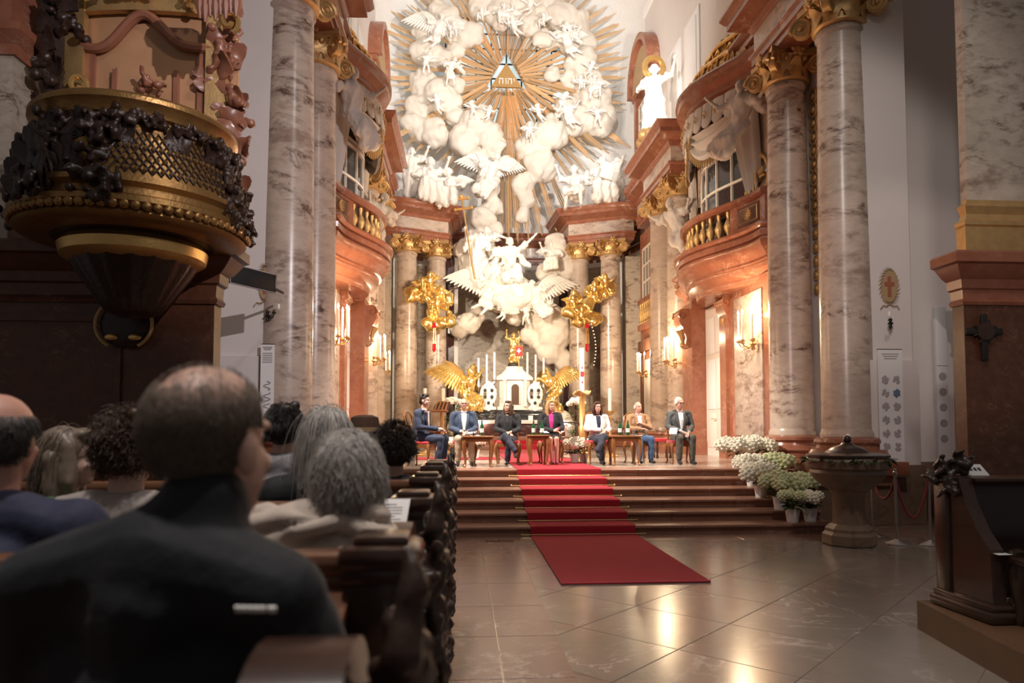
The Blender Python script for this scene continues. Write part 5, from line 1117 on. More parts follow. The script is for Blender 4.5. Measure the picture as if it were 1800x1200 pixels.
def seat(px, Y, rz, lb): chair('carved wooden chair with red seat under '+lb, (at(px,800,Y).x, Y, HP+(.017 if -.88 < at(px,800,Y).x < .65 else .001)), rz); return (at(px,800,Y).x, Y, HP+(.017 if -.88 < at(px,800,Y).x < .65 else .001))
cross = dict(kr=(.02,-.44,.60), ar=(-.17,-.60,.28), kl=(-.06,-.42,.52), al=(-.02,-.36,.09))
crossL = dict(kl=(-.02,-.44,.60), al=(.19,-.60,.28), kr=(.06,-.42,.52), ar=(.02,-.36,.09))
L = seat(742,14.1,1.25,'the man in the navy suit'); person('man in navy suit and white shirt seated in profile holding notes, leftmost speaker', L, 1.25, dict(hd=(.0,-.05,1.24), nk=(0,-.02,1.07), wl=(-.07,-.36,.70), wr=(.09,-.34,.68)), 'fair', 'brown_dark', 'short', 'navy', 'navy', 'cream', sc=1.03, turn=.0)
L = seat(815,14.25,.05,'the man in the blue blazer'); person('bald man in blue blazer and beige trousers seated with clasped hands', L, .05, dict(wl=(-.03,-.30,.66), wr=(.05,-.31,.66)), 'ruddy', 'white', 'fringe', 'blueblazer', 'beige', 'whiteshirt', sc=1.0, glasses=True, fat=1.12)
L = seat(893,14.55,-.15,'the woman in black'); person('woman in black trouser suit with legs crossed, hair tied back', L, -.15, dict(wl=(.02,-.30,.66), wr=(.08,-.32,.68), **crossL), 'fair', 'brown', 'bob', 'black', 'denim_dark', 'black', sc=.97, turn=-.55, nod=-.05)
L = seat(968,14.6,.0,'the blonde woman'); person('blonde woman in black jacket, magenta top and skirt', L, .0, dict(wl=(.06,-.28,.68), wr=(.10,-.30,.72), kl=(-.06,-.42,.52), kr=(.07,-.42,.52), al=(-.02,-.40,.09), ar=(.07,-.42,.09)), 'ruddy', 'blonde', 'long', 'black', 'black', 'magenta', 'shoe_pink', True, .97, turn=.5)
L = seat(1050,14.6,.1,'the woman in white'); person('dark-haired woman in white jacket and dark trousers with legs crossed', L, .1, dict(wl=(.05,-.28,.72), wr=(.08,-.30,.70), **cross), 'ruddy', 'auburn', 'bob', 'whitejacket', 'denim_dark', 'navyshirt', sc=.96, turn=.1)
L = seat(1122,15.0,.15,'the man in the tan jacket'); person('bald man in tan jacket and jeans', L, .15, dict(wr=(.04,-.14,.84), er=(.25,-.1,.76), wl=(-.02,-.22,.74)), 'ruddy', 'white', 'fringe', 'tan', 'denim', 'striped', sc=.97, turn=.15)
L = seat(1195,14.6,.0,'the man in the grey suit'); person('white-haired man in grey suit holding papers, rightmost speaker', L, .0, dict(wl=(-.04,-.33,.64), wr=(.07,-.34,.62), hd=(-.01,-.04,1.22)), 'ruddy', 'white', 'thin', 'grey', 'greytr', 'whiteshirt', sc=1.03, turn=.35, nod=.15, glasses=True)
for lb, px, Y, z, rx, rz in (('white note cards held by the man in the navy suit',772,14.0,.72,.25,.3),('white papers on the lap of the man in the blue blazer',824,13.93,.655,.2,0),('white paper on the lap of the blonde woman',957,14.27,.66,.15,.2),('white papers held by the man in the grey suit',1184,14.2,.68,.6,-.4)):
    o = G().bbox((0,0,0),(.15,.21,.006),.001).build('paper_sheet','paper'); p = at(px,800,Y); o.location = (p.x,Y,HP+z); o.rotation_euler = (rx,0,rz); tag(o, lb, 'paper')
# ================================================================== piers of the crossing
def pier(s, y, xin, z0, z1, label, nm_):
    o = struct(nm_, label, (s*xin, y, 0)); X0, X1 = s*xin, s*(xin+4.4)
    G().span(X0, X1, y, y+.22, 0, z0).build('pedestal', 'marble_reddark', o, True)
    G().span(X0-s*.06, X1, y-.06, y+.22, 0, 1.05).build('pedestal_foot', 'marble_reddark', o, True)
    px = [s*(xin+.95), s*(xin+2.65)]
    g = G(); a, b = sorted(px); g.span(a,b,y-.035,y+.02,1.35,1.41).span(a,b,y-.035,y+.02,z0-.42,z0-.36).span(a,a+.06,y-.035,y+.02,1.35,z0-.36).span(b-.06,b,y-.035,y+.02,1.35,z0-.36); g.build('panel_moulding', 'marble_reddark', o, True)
    pth = [(X1, y), (X0, y), (X0, y+.22)]
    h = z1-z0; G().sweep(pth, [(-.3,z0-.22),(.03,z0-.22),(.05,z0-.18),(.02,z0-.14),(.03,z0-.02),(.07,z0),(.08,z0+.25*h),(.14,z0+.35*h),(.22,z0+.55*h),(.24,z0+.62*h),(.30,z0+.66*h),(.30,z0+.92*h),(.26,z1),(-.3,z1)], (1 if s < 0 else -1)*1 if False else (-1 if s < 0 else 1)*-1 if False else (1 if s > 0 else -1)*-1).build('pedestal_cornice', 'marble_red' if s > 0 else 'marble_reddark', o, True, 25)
    return o
pr_ = pier(1, 9.0, 4.82, 3.42, 3.88, 'big red marble pedestal of the crossing pier at the right edge', 'wall_pier_right')
z = 3.88
g = G().span(4.72+.25, 9.2, 9.12, 9.3, z, z+.42); g.build('gilt_base_block', 'gold_dull', pr_, True)
G().sweep([(9.2,9.15),(5.0,9.15),(5.0,9.32)], [(-.2,z+.40),(.0,z+.40),(.04,z+.45),(.04,z+.5),(-.02,z+.54),(-.05,z+.62),(-.02,z+.68),(.0,z+.72),(-.03,z+.76),(-.08,z+.78),(-.08,z+.83),(-.2,z+.84)], -1).build('gilt_base_moulding', 'gold_dull', pr_, True, 25)
G().span(5.12, 9.2, 9.25, 9.4, z+.8, 14).build('shaft', 'marble_grey', pr_, True)
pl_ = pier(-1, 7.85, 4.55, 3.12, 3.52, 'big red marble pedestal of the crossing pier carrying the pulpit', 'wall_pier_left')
G().span(-9.2, -5.1, 8.5, 9.5, 3.5, 14).build('upper_wall', 'plaster', pl_, True)
G().span(-9.2, -6.62, 7.7, 8.5, 3.5, 5.55).build('shaft', 'marble_grey', pl_, True)
G().sweep([(-9.2,7.7),(-6.62,7.7),(-6.62,8.5)], [(-.2,5.5),(.03,5.5),(.05,5.6),(.14,5.72),(.14,5.8),(.02,5.86),(-.2,5.86)], 1).build('side_cornice', 'marble_red', pl_, True, 25)
G().span(-9.2, -6.72, 7.8, 8.5, 5.86, 9).build('side_upper', 'marble_red', pl_, True)
# crucifix on the right pedestal
c = at(1730,590,8.95); cr = thing('wall_cross', 'small dark metal cross on the red pedestal at right', 'cross', (c.x, 8.95, c.z))
G().bbox((0,0,-.02),(.09,.04,.62),.015).build('upright','iron',cr); G().bbox((0,0,.06),(.52,.04,.09),.015).build('crossbar','iron',cr)
for a in range(8): G().tube([(0,-.02,.06),(.17*math.cos(a*PI/4+.39),-.02,.06+.17*math.sin(a*PI/4+.39))],[.03,.012],6).build('ray','iron',cr)
G().lathe([(.12,-.01),(.12,.02),(.05,.03),(0,.03)],16).build('boss','wood_dark',cr).rotation_euler = (PI/2,0,0)
for q in [o for o in cr.children if o.name.startswith('boss')]: q.location = (0,-.02,.06)
# ================================================================== pulpit
pu = thing('pulpit', 'ornate gilded and dark wood baroque pulpit on the left pier', 'pulpit', (-5.1, 7.2, 2.0))
PC = Vector((-5.1, 7.2, 0)); zz_ = lambda pr: [(r, z-2.0) for r, z in pr]
pu.scale = (.90,.90,1)
def lathe_p(pr, name, mat, **k): return G().lathe(zz_(pr), 64, **k).build(name, mat, pu)
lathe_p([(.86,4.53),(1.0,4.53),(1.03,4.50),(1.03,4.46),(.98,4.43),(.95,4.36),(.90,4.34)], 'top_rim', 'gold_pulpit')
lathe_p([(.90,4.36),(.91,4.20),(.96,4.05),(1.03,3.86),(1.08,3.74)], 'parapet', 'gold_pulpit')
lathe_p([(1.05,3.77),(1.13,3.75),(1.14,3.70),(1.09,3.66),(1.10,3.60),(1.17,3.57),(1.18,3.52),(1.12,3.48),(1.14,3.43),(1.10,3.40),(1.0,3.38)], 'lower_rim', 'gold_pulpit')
lathe_p([(1.08,3.42),(1.0,3.40),(.80,3.38),(.62,3.36)], 'underside', 'wood_carved')
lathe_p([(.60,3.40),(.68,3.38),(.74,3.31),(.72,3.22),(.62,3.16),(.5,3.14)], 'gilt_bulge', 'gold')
lathe_p([(.60,3.18),(.54,3.08),(.44,2.94),(.34,2.80),(.26,2.70),(.15,2.66)], 'corbel', 'wood_carved', flute=.07, nf=18)
def pang(a, r, z): return Vector((r*math.cos(a), r*math.sin(a), z-2.0))
for k in range(44):     # egg beads of the lower rim
    a = -PI+PI*1.15*k/43-.2; o = G().sph((0,0,0),(.035,.05,.045),8,6).mesh('bead','gold_pulpit') if k == 0 else o.data
    o = ob('bead', o, pu, pang(a,1.155,3.49)); o.rotation_euler = (0,0,a)
def rad(z): return .91+(4.2-z)*.36 if z < 4.2 else .905
for i in range(19):     # lattice
    for sg in (-1,1):
        a0 = -1.05+.075*i*1.0; g = G(); g.tube([pang(a0+sg*.30*v-(.30 if sg > 0 else -.30)*.5-.35, rad(4.22-.42*v)+.012, 4.22-.42*v) for v in np.linspace(0,1,6)], .009, 5); g.build('lattice_bar','wood_carved',pu)
for i in range(17):
    for j in range(4): G().sph(pang(-1.35+.075*i+(.037 if j%2 else 0), rad(4.17-.11*j)+.012, 4.17-.11*j),(.022,.022,.022),6,4).build('lattice_rosette','gold_pulpit',pu)
def carve(name, pts, seed, mat='wood_carved', vox=.016, n=40, spread=.1, rr=(.02,.05), par=None):
    r = random.Random(seed); P = []
    for k in range(n):
        p, q = r.choice(pts); c = Vector(p)+Vector((r.gauss(0,q),r.gauss(0,q),r.gauss(0,q))); P.append(('e', c, r.uniform(*rr)))
        d = Vector((r.gauss(0,1),r.gauss(0,1),r.gauss(0,1))).normalized()*r.uniform(.05,.11); P.append(('t', [c, c+d*.6+Vector((0,0,.02)), c+d], [rr[0]*1.3,rr[0]*1.4,rr[0]*.5], .6))
    return sculpt(name, P, mat, par, vox, 1, [(.006,50,seed,None)])
for a, nm_ in ((-2.05,'left'),(-2.75,'outer'),(-1.5,'mid'),(-.15,'right'),(.25,'edge')):
    carve('acanthus_carving', [(pang(a+da, rad(z)+.05, z), .045) for z in (4.28,4.15,4.0,3.88,3.72,3.6) for da in ((-.12,0,.12) if z > 4.05 or z < 3.75 else (-.05,.05))], int(a*10)+50, n=80, par=pu, rr=(.025,.055))
LEAFD = leaf_mesh('wood_carved', .36, .13)
for a, z, fan, sc_ in ((-2.1,3.62,9,1.5),(-1.35,4.08,5,.8),(-.25,4.12,6,.9),(.1,3.66,6,1.0),(-2.75,3.7,7,1.3),(-1.75,3.75,5,.9),(-.75,4.1,4,.7),(-2.4,4.02,5,.9),(-1.85,4.12,5,.9)):
    for k in range(fan):
        ph = (k-(fan-1)/2)*.42; o = ob('acanthus_leaf', LEAFD, pu, pang(a, rad(z)-.02, z)); o.rotation_mode = 'QUATERNION'
        o.rotation_quaternion = Matrix.Rotation(a+PI/2,4,'Z').to_quaternion() @ Matrix.Rotation(-.28,4,'X').to_quaternion() @ Matrix.Rotation(ph,4,'Y').to_quaternion(); q = sc_*(1-.12*abs(k-(fan-1)/2)); o.scale = (q,q,q)
carve('garland', [(pang(a, .98, 4.30), .03) for a in np.linspace(-1.35,-.2,9)], 77, n=70, par=pu, rr=(.02,.045))
# scroll emblem under the corbel
em = thing('scroll_emblem', 'dark oval cartouche with gilded scroll edge under the pulpit', 'ornament', (at(220,570,7.75).x, 7.76, at(220,570,7.75).z))
G().sph((0,0,0),(.27,.06,.25),20,10).build('shield','wood_carved',em); G().tube([(.29*math.sin(t)*(1 if t < 2 else 1),-.04,.27*math.cos(t)) for t in np.linspace(-2.6,2.6,30)], .018, 6).build('rim','gold_dull',em)
g = G(); g.tube([(-.02+.09*math.cos(t)*(1-.1*t),-.07,.14+.09*math.sin(t)*(1-.1*t)) for t in np.linspace(0,6.5,20)], .018, 6); g.build('scroll','gold_dull',em)
for x in (-.12,.12): G().sph((x,-.055,-.14),(.07,.02,.035),10,6).build('gilt_patch','gold',em)
# back board with side carvings
bb = thing('pulpit_backboard', 'panelled wooden back of the pulpit with red mouldings and carved sides', 'panel', (-5.3, 8.0, 4.3))
def bbx(x, z): return .10*((x+5.3)/.85)**2-.02*(z-4.3)
def sheet(x0, x1, z0, z1, off, nm_, mat, th=.05, topc=0):
    g = G(); g.grid(lambda u,v: Vector(((x0+(x1-x0)*u)+5.3, -.1+bbx(x0+(x1-x0)*u,0)+off, (z0+(z1+topc*math.sin(PI*u)-z0)*v)-4.3)), 10, 8, (0,th,0)); return g.build(nm_, mat, bb)
sheet(-6.28,-4.42,4.3,7.4,.0,'board','wood_pulpit')
sheet(-5.95,-4.80,4.42,5.75,-.03,'field','wood_pulpit',.04,.3); sheet(-5.68,-5.05,4.42,5.55,-.06,'inner_field','wood_pulpit',.04)
for x0, x1 in ((-6.05,-5.93),(-4.82,-4.70)): sheet(x0,x1,4.35,5.75,-.07,'red_stile','wood_pulpit_red',.08)
for x0, x1 in ((-5.72,-5.67),(-5.06,-5.01)): sheet(x0,x1,4.4,5.5,-.09,'bead','wood_pulpit_red',.06)
g = G(); g.tube([Vector((x+5.3, -.18+bbx(x,0), 1.42+.34*math.sin(PI*(x+6.05)/1.35)**2+.06*math.sin(9*x)))for x in np.linspace(-6.08,-4.68,26)], .055, 8); g.build('arched_moulding','wood_pulpit_red',bb)
carve('relief_ornament', [(Vector((0.02,-.17,z)), .05) for z in (1.0,.85,.7,.55,.4,.28)], 31, 'wood_pulpit_red', .014, 60, par=bb, rr=(.02,.05))
carve('crest_carving', [(Vector((x,-.22,1.85+.25*math.cos(x*2))), .06) for x in np.linspace(-.55,.65,8)], 33, 'gold_dull', .016, 50, par=bb)
carve('side_carving', [(Vector((-.98+.1*math.sin(z*5),-.15,z)), .06) for z in np.linspace(.3,2.3,12)], 35, 'wood_carved', .018, 60, par=bb, rr=(.03,.07))
carve('side_carving', [(Vector((.86+.12*math.sin(z*3),-.05,z)), .055) for z in np.linspace(.0,1.9,12)], 37, 'wood_pulpit_red', .018, 60, par=bb, rr=(.03,.06))
LEAFR = leaf_mesh('wood_pulpit_red', .36, .13)
for xx, z0, z1, lm, yy in ((-.98,.1,2.5,LEAFD,-.12),(.86,-.1,2.0,LEAFR,-.02)):
    for k in range(26):
        z = z0+(z1-z0)*k/25; o = ob('acanthus_leaf', lm, bb, (xx+.12*math.sin(z*3.5)+random.uniform(-.05,.05), yy, z)); q = random.uniform(.6,1.0); o.scale = (q,q,q); o.rotation_euler = (random.uniform(-.2,.3), random.uniform(-1.9,1.9), random.uniform(-.4,.4))
for x, z in ((-.95,.18),(-.72,.95),(.62,.12),(.86,1.72)):
    g = G(); g.tube([Vector((x+.10*(1-.12*t)*math.cos(t),-.2,z+.12*(1-.12*t)*math.sin(t))) for t in np.linspace(-1.2,6,20)], .03, 6); g.build('gilt_scroll','gold',bb)
for s_, x in ((-1,-.86),(1,.68)): sheet(-5.3+x-.1,-5.3+x+.12,4.35,7.4,-.13,'gilt_stile','gold_dull',.1)
sheet(-6.2,-4.45,6.15,7.4,-.12,'upper_gilding','gold_dull',.08)
tv = thing('canopy_valance', 'dark red tasselled edge of the pulpit canopy above', 'canopy', (-4.55, 7.0, 5.9))
for k in range(8):
    p = at(352+9*k, 12-1.5*k+(8 if k%2 else 0), 7.0)-Vector((-4.55,7.0,5.9)); G().tube([p+Vector((0,0,.35)), p, p-Vector((0,0,.12))],[.05,.045,.012],8).build('tassel','wood_pulpit_red',tv)
G().tube([at(345+9*k, -40, 7.0)-Vector((-4.55,7.0,5.9)) for k in range(9)], .12, 8).build('valance_roll','wood_pulpit_red',tv)
# ================================================================== wall fittings
sp = thing('loudspeaker_panel', 'slanted black flat loudspeaker panel beside the left columns', 'loudspeaker', at(444,490,9.6))
g = at(484,484,9.9)-at(405,464,9.3); ang = math.atan2(g.y, g.x); 
o = G().bbox((0,0,0),(g.length,.05,.25),.008).build('cabinet','screen_black',sp); o.rotation_euler = (0,-math.asin(g.z/g.length)*1.0,ang)
q = G(); L2 = g.length/2; q.tube([(-L2,-.026,-.125),(L2,-.026,-.125),(L2,-.026,.125),(-L2,-.026,.125),(-L2,-.026,-.125)],.006,4); ob('edge_trim', q.mesh('edge_trim','grey_metal'), o)
G().tube([(.05,.05,0),(.15,1.0,0)],.02,6).build('bracket_arm','iron',sp)
def board(label, px0, px1, py0, py1, Y, th, nm_='wall_board', cat='board', mat='paper'):
    a, b = at(px0,py0,Y), at(px1,py1,Y); t = thing(nm_, label, cat, ((a.x+b.x)/2, Y, min(a.z,b.z))); w_, h_ = b.x-a.x, a.z-b.z
    G().bbox((0,0,h_/2),(w_,th,h_),.006).build('panel', mat, t); return t, w_, h_
t, w_, h_ = board('tall white column loudspeaker on the left recess wall', 403,428,525,690,11.85,.2,'column_speaker','loudspeaker','grey_metal'); G().bbox((0,-.101,h_*.32),(w_*.9,.01,.012),.002).build('seam','ink_soft',t)
t, w_, h_ = board('tall white display board leaning in the right recess', 1641,1668,540,812,11.75,.08)
G().bbox((0,-.043,h_*.62),(w_,.01,.01),.002).build('seam','ink_soft',t)
for k in range(5): G().lathe([(0,-.003),(.07,-.003),(.07,.003),(0,.003)],14).build('printed_disc','ink_soft',t); q = [o for o in t.children if o.name.startswith('printed_disc')][-1]; q.rotation_euler = (PI/2,0,0); q.location = (0,-.043,h_*(.55-.1*k))
def banner(label, px0, px1, py0, py1, Y, seed, flowers=True):
    a, b = at(px0,py0,Y), at(px1,py1,Y); t = thing('paper_banner', label, 'banner', ((a.x+b.x)/2, Y, b.z)); w_, h_ = b.x-a.x, a.z-b.z
    G().grid(lambda u,v: Vector(((u-.5)*w_, -.01-.10*max(0,.14-v)*(3 if v < .14 else 0)*1, h_*v)), 4, 20, (0,.008,0)).build('sheet','paper',t); G().tube([(-w_/2,0,h_),(w_/2,0,h_)],.012,6).build('hanging_rod','wood_dark',t)
    g = G(); r = random.Random(seed)
    for k in range(3): g.box((0,-.016,h_*(.965-.018*k)),(w_*(.7-.1*k),.003,.012))
    if not flowers:
        for k in range(5): g.box((0,-.016,h_*(.88-.03*k)),(w_*.7,.003,.014))
    tag(g.build('printed_lines','ink_soft',t), kind='stuff')
    if flowers:
        for i in range(2):
            for j in range(6):
                x = (-.23+.46*i)*w_; z = h_*(.76-.105*j); m_ = 'ink_blue' if (i,j) == (1,1) else 'ink_soft'; g = G()
                for k in range(6): a = k*PI/3+r.random(); g.sph((x+.04*math.cos(a),-.016,z+.045*math.sin(a)),(.026,.003,.03),6,4)
                g.sph((x,-.017,z),(.02,.004,.02),6,4); g.build('printed_flower',m_,t)
    else:
        for j in range(3): g = G(); g.tube([(w_*.25*math.sin(v*9+j),-.016,h_*(.5-.15*j-.12*v)) for v in np.linspace(0,1,14)],.008,4); g.build('printed_line_drawing','ink_soft',t)
banner('long white paper banner printed with flowers on the right pier', 1542,1591,614,838,11.0,3)
banner('white paper banner with printed text on the left pier', 459,481,605,735,11.0,5,False)
def oval(label, px, py, w_, h_, Y):
    p = at(px,py,Y); t = thing('painted_oval', label, 'painting', (p.x,Y,p.z)); s_ = Y/FPX; w_ *= s_; h_ *= s_
    G().tube([(0,-.004,0),(0,.004,0)],1,32).build('oval_field','ochre',t); o = t.children[-1]; o.scale = (w_/2,1,h_/2)
    G().span(-.03,.03,-.010,-.004,-h_*.32,h_*.30).build('cross_upright','ochre_red',t); G().span(-w_*.3,w_*.3,-.011,-.005,.0,.07).build('cross_bar','ochre_red',t)
    for k in range(28):
        a = 2*PI*k/28; q = Vector((w_/2*math.cos(a),-.006,h_/2*math.sin(a))); d = Vector((math.cos(a+.9),0,math.sin(a+.9)))*.07; G().tube([q-d*.5,q,q+d],[.004,.016,.003],4,.3).build('wreath_leaf','ochre',t)
    for s2 in (-1,1): G().tube([(0,-.008,-h_*.52),(s2*.06,-.008,-h_*.6),(s2*.12,-.008,-h_*.58),(s2*.16,-.008,-h_*.68)],.01,4).build('ribbon','ochre',t)
oval('painted ochre oval with a red cross on the right white pier', 1563,503,32,62,11.13)
oval('painted ochre oval with a red cross on the left white pier, partly behind the loudspeaker', 466,497,16,60,11.13)
sconce('small dark iron sconce with one unlit candle under the right painted oval', (at(1566,565,11.05).x,11.06,at(1566,568,11.05).z), -.6, 1, False, .15, 'iron')
sconce('small dark iron sconce with one unlit candle beside the left painted oval', (at(470,552,11.05).x,11.06,at(470,555,11.05).z), .8, 1, False, .15, 'iron')
# ================================================================== font, rope barrier
fp = at(1493,950,9.25); ft = thing('baptismal_font', 'brown marble baptismal font with a domed lid and leafy garland', 'font', (fp.x,9.25,0))
G().lathe([(.32,0),(.34,.02),(.34,.14),(.30,.18),(.30,.22),(.26,.26),(.23,.28)],8,a0=PI/8,a1=2*PI+PI/8).build('base','stone_font',ft,smooth=20)
G().lathe([(.21,.27),(.20,.36),(.20,.66),(.23,.70),(.24,.73)],20).build('stem','stone_font',ft)
G().lathe([(.20,.70),(.30,.76),(.42,.86),(.48,.96),(.47,1.0),(.52,1.03),(.53,1.12),(.50,1.16),(.2,1.16)],28).build('bowl','stone_font',ft)
G().lathe([(.48,1.16),(.50,1.17),(.50,1.20),(.42,1.22),(.27,1.23),(.25,1.25),(.18,1.30),(.09,1.33),(.06,1.36),(0,1.36)],28,flute=.04,nf=24).build('lid','wood_dark',ft); G().sph((0,0,1.40),(.055,.055,.055),14,10).build('knob','wood_dark',ft)
for k in range(70):
    a = 2*PI*k/70; o = ob('garland_leaf', LF, ft, (.515*math.cos(a),.515*math.sin(a),1.13+.02*math.sin(k*2.1))); o.scale = (.09,.10,.09); o.rotation_euler = (random.uniform(-.9,.4),random.uniform(-.5,.5),a+random.uniform(-1.4,1.4)-PI/2)
def post(label, px, py, Y):
    p = at(px,py,Y); t = thing('rope_post', label, 'post', (p.x,Y,0)); G().lathe([(.16,0),(.16,.01),(.05,.05),(.018,.07)],16).build('base','chrome',t); G().lathe([(.018,.06),(.018,.92),(.03,.93),(.03,.96),(.02,.97),(.025,1.0),(0,1.01)],10).build('pole','chrome',t); return Vector((p.x,Y,0))
pp = [post('chrome rope post half hidden behind the font',1535,960,9.9), post('chrome rope post right of the font',1577,964,9.25), post('chrome rope post beside the right pew end',1636,962,9.15)]
for (a, b), lb in zip(((0,1),(1,2)), ('red barrier rope sagging behind the font','red barrier rope sagging between the two right posts')):
    o = G().tube([pp[a]*(1-u)+pp[b]*u+Vector((0,0,.90-.55*math.sin(PI*u)**.8*(.6 if a == 0 else 1))) for u in np.linspace(0,1,18)], .018, 8).build('barrier_rope','rope_red'); tag(o, lb, 'rope')
# ================================================================== pews
PX = -2.04; PL = 4.3; PF = .28
pb = struct('floor_5', 'wooden plinth under the left pews'); G().span(PX+.06, -7, -1.5, 5.35, 0, PF).build('plinth_board','wood_platform',pb)
for k in range(6): G().bbox((PX+.065,-.02+.95*k,PF/2),(.03,.94,PF),.006).build('plinth_panel','wood_dark',pb)
PM = {}
def pew_meshes():
    fx = lambda u, v, w_: (w_, u, v)
    body = [(-.06,0),(.62,0),(.62,.12),(.56,.2),(.55,.5),(.60,.62),(.63,.72),(.60,.80),(.50,.82),(.40,.76),(.30,.74),(.16,.80),(.08,.92),(.06,1.0),(-.06,1.0)]
    PM['end_panel'] = G().prism(body, -.045, .045, fx).mesh('end_panel','wood_dark',25)
    PM['post'] = G().bbox((0.0,0,.52),(.125,.13,1.0),.012).mesh('post','wood_dark'); 
    PM['post_cap'] = G().bbox((.0,0,1.055),(.165,.17,.05),.018).bbox((0,0,1.02),(.145,.15,.03),.008).bbox((0,0,1.085),(.11,.115,.025),.01).mesh('post_cap','wood_dark')
    arc = [(.47+.17*math.cos(a), .90+.155*math.sin(a)) for a in np.linspace(-.9,PI+.75,20)]+[(.33,.70),(.60,.70)]
    g = G(); g.prism(arc, -.085, .03, fx)
    g.prism([(.47+.10*math.cos(a), .90+.09*math.sin(a)) for a in np.linspace(0,2*PI,14,endpoint=False)], .028, .045, fx); PM['scroll_arm'] = g.mesh('scroll_arm','wood_dark',30)
    r = random.Random(4); P = []
    for y, z, q in ((.47,.98,.07),(.40,.90,.06),(.52,.86,.06),(.46,.78,.05),(.5,.68,.05),(.48,.55,.05),(.5,.4,.04),(.52,.2,.05),(.3,.45,.05),(.2,.6,.04),(.56,1.0,.04),(.12,.3,.04),(.35,.15,.05)):
        for k in range(5):
            c = Vector((.058+r.uniform(0,.035), y+r.gauss(0,q*.6), z+r.gauss(0,q*.6))); P.append(('e', c, (.03,r.uniform(.02,.04),r.uniform(.02,.045)))); d = Vector((r.uniform(0,.03), r.gauss(0,.06), r.gauss(0,.06))); P.append(('t',[c,c+d*.6+Vector((.015,0,0)),c+d],[.022,.02,.008]))
    o = sculpt('acanthus_carving', P, 'wood_carved', None, .009, 1, [(.004,80,3,None)]); PM['acanthus_carving'] = o.data; bpy.data.objects.remove(o)
    PM['backrest'] = G().bbox((-PL/2,.0,.76),(PL,.035,.5),.006).mesh('backrest','wood_pew'); PM['top_rail'] = G().bbox((-PL/2,.01,1.035),(PL,.085,.05),.018).bbox((-PL/2,.01,1.0),(PL,.06,.03),.006).mesh('top_rail','wood_pew')
    g = G(); g.prism([(-.24,.90),(-.25,.92),(-.04,.985),(-.03,.96)], -PL, -.06, fx); PM['book_ledge'] = g.mesh('book_ledge','wood_pew',20); g = G(); g.tube([(-PL,-.245,.925),(-.06,-.245,.925)],.014,8); PM['ledge_lip'] = g.mesh('ledge_lip','wood_dark')
    PM['seat'] = G().bbox((-PL/2,.27,.44),(PL-.1,.42,.04),.012).mesh('seat','wood_pew'); PM['seat_front'] = G().bbox((-PL/2,.44,.22),(PL-.1,.03,.40),.006).mesh('seat_front','wood_pew'); PM['lower_panel'] = G().bbox((-PL/2,0,.26),(PL-.1,.03,.5),.006).mesh('lower_panel','wood_dark')
pew_meshes()
PY = [.43, 1.5, 2.46, 3.4, 4.32]
ordn = ['nearest','second','third','fourth','farthest']
for k, y in enumerate(PY):
    t = thing('pew', 'dark carved wooden pew with scrolled end, %s row on the left' % ordn[k], 'pew', (PX, y, PF), 0, 'left pews')
    for n_ in PM:
        ob(n_, PM[n_], t)
fd = thing('prayer_desk', 'dark panelled prayer desk closing the left pews toward the steps', 'desk', (PX, 5.15, PF))
G().bbox((-PL/2,0,.5),(PL,.05,1.0),.01).build('desk_panel','wood_dark',fd); G().bbox((-PL/2,-.08,1.0),(PL,.26,.04),.012).build('desk_top','wood_dark',fd); G().bbox((0,0,.51),(.13,.14,1.02),.012).build('post','wood_dark',fd); G().bbox((0,0,1.045),(.17,.18,.05),.018).build('post_cap','wood_dark',fd)
ob('acanthus_carving', PM['acanthus_carving'], fd, (0,-.47,0))
# right-hand pew front
rq = struct('floor_6', 'wooden plinth under the right pew'); RA = math.atan2(1.7-1.5, 5.43-4.12)
def rw(u, v): return Vector((1.70+u*math.cos(RA)-v*math.sin(RA), 5.43-u*math.sin(RA)*.0-v*math.cos(RA), 0))
G().prism([tuple(rw(0,0).to_2d()), tuple(rw(6,0).to_2d()), tuple((rw(6,6)).to_2d()), tuple(rw(0,6).to_2d())], 0, .22).build('plinth_board','wood_platform',rq,smooth=0)
rp = thing('pew', 'dark wooden front pew with carved finial on the right, mostly in shadow', 'pew', (1.86, 5.05, .222), 0)
fx = lambda u, v, w_: (w_, u, v)
G().prism([(-.30,.0),(.28,.0),(.28,.9),(.2,.96),(.02,.98),(-.05,.8),(-.16,.62),(-.28,.5)], -.05, .05, fx).build('end_panel','wood_dark',rp)
G().bbox((0,.2,.48),(.14,.16,.96),.015).build('post','wood_dark',rp); G().bbox((0,-.02,.04),(.22,.66,.08),.02).build('foot_moulding','wood_dark',rp); G().bbox((0,-.02,.10),(.18,.62,.05),.015).build('foot_moulding','wood_dark',rp)
G().bbox((0,.2,.97),(.22,.24,.05),.02).build('post_cap','wood_dark',rp)
carve('finial_carving', [(Vector((.0,.2,1.05)),.045),(Vector((-.05,.2,1.0)),.04),(Vector((.06,.16,1.08)),.035),(Vector((-.08,.1,.92)),.035)], 91, 'wood_carved', .012, 40, par=rp, rr=(.02,.04))
G().lathe([(.05,0),(.06,.05),(.035,.12),(.06,.25),(.065,.35),(.04,.45),(.055,.5),(0,.52)],12,(.12,-.32,0)).build('front_baluster','wood_dark',rp)
G().bbox((2.2,.22,.5),(4.3,.05,.9),.01).build('desk_panel','wood_dark',rp); G().bbox((2.2,.12,.965),(4.3,.3,.035),.01).build('desk_top','wood_dark',rp); G().bbox((2.2,-.35,.44),(4.3,.4,.05),.012).build('seat','wood_dark',rp)
G().lathe([(.05,-.03),(.9,-.03),(.92,0),(.9,.04),(.05,.04)],30,(1.0,-.55,.03)).build('kneeling_board','wood_dark',rp)
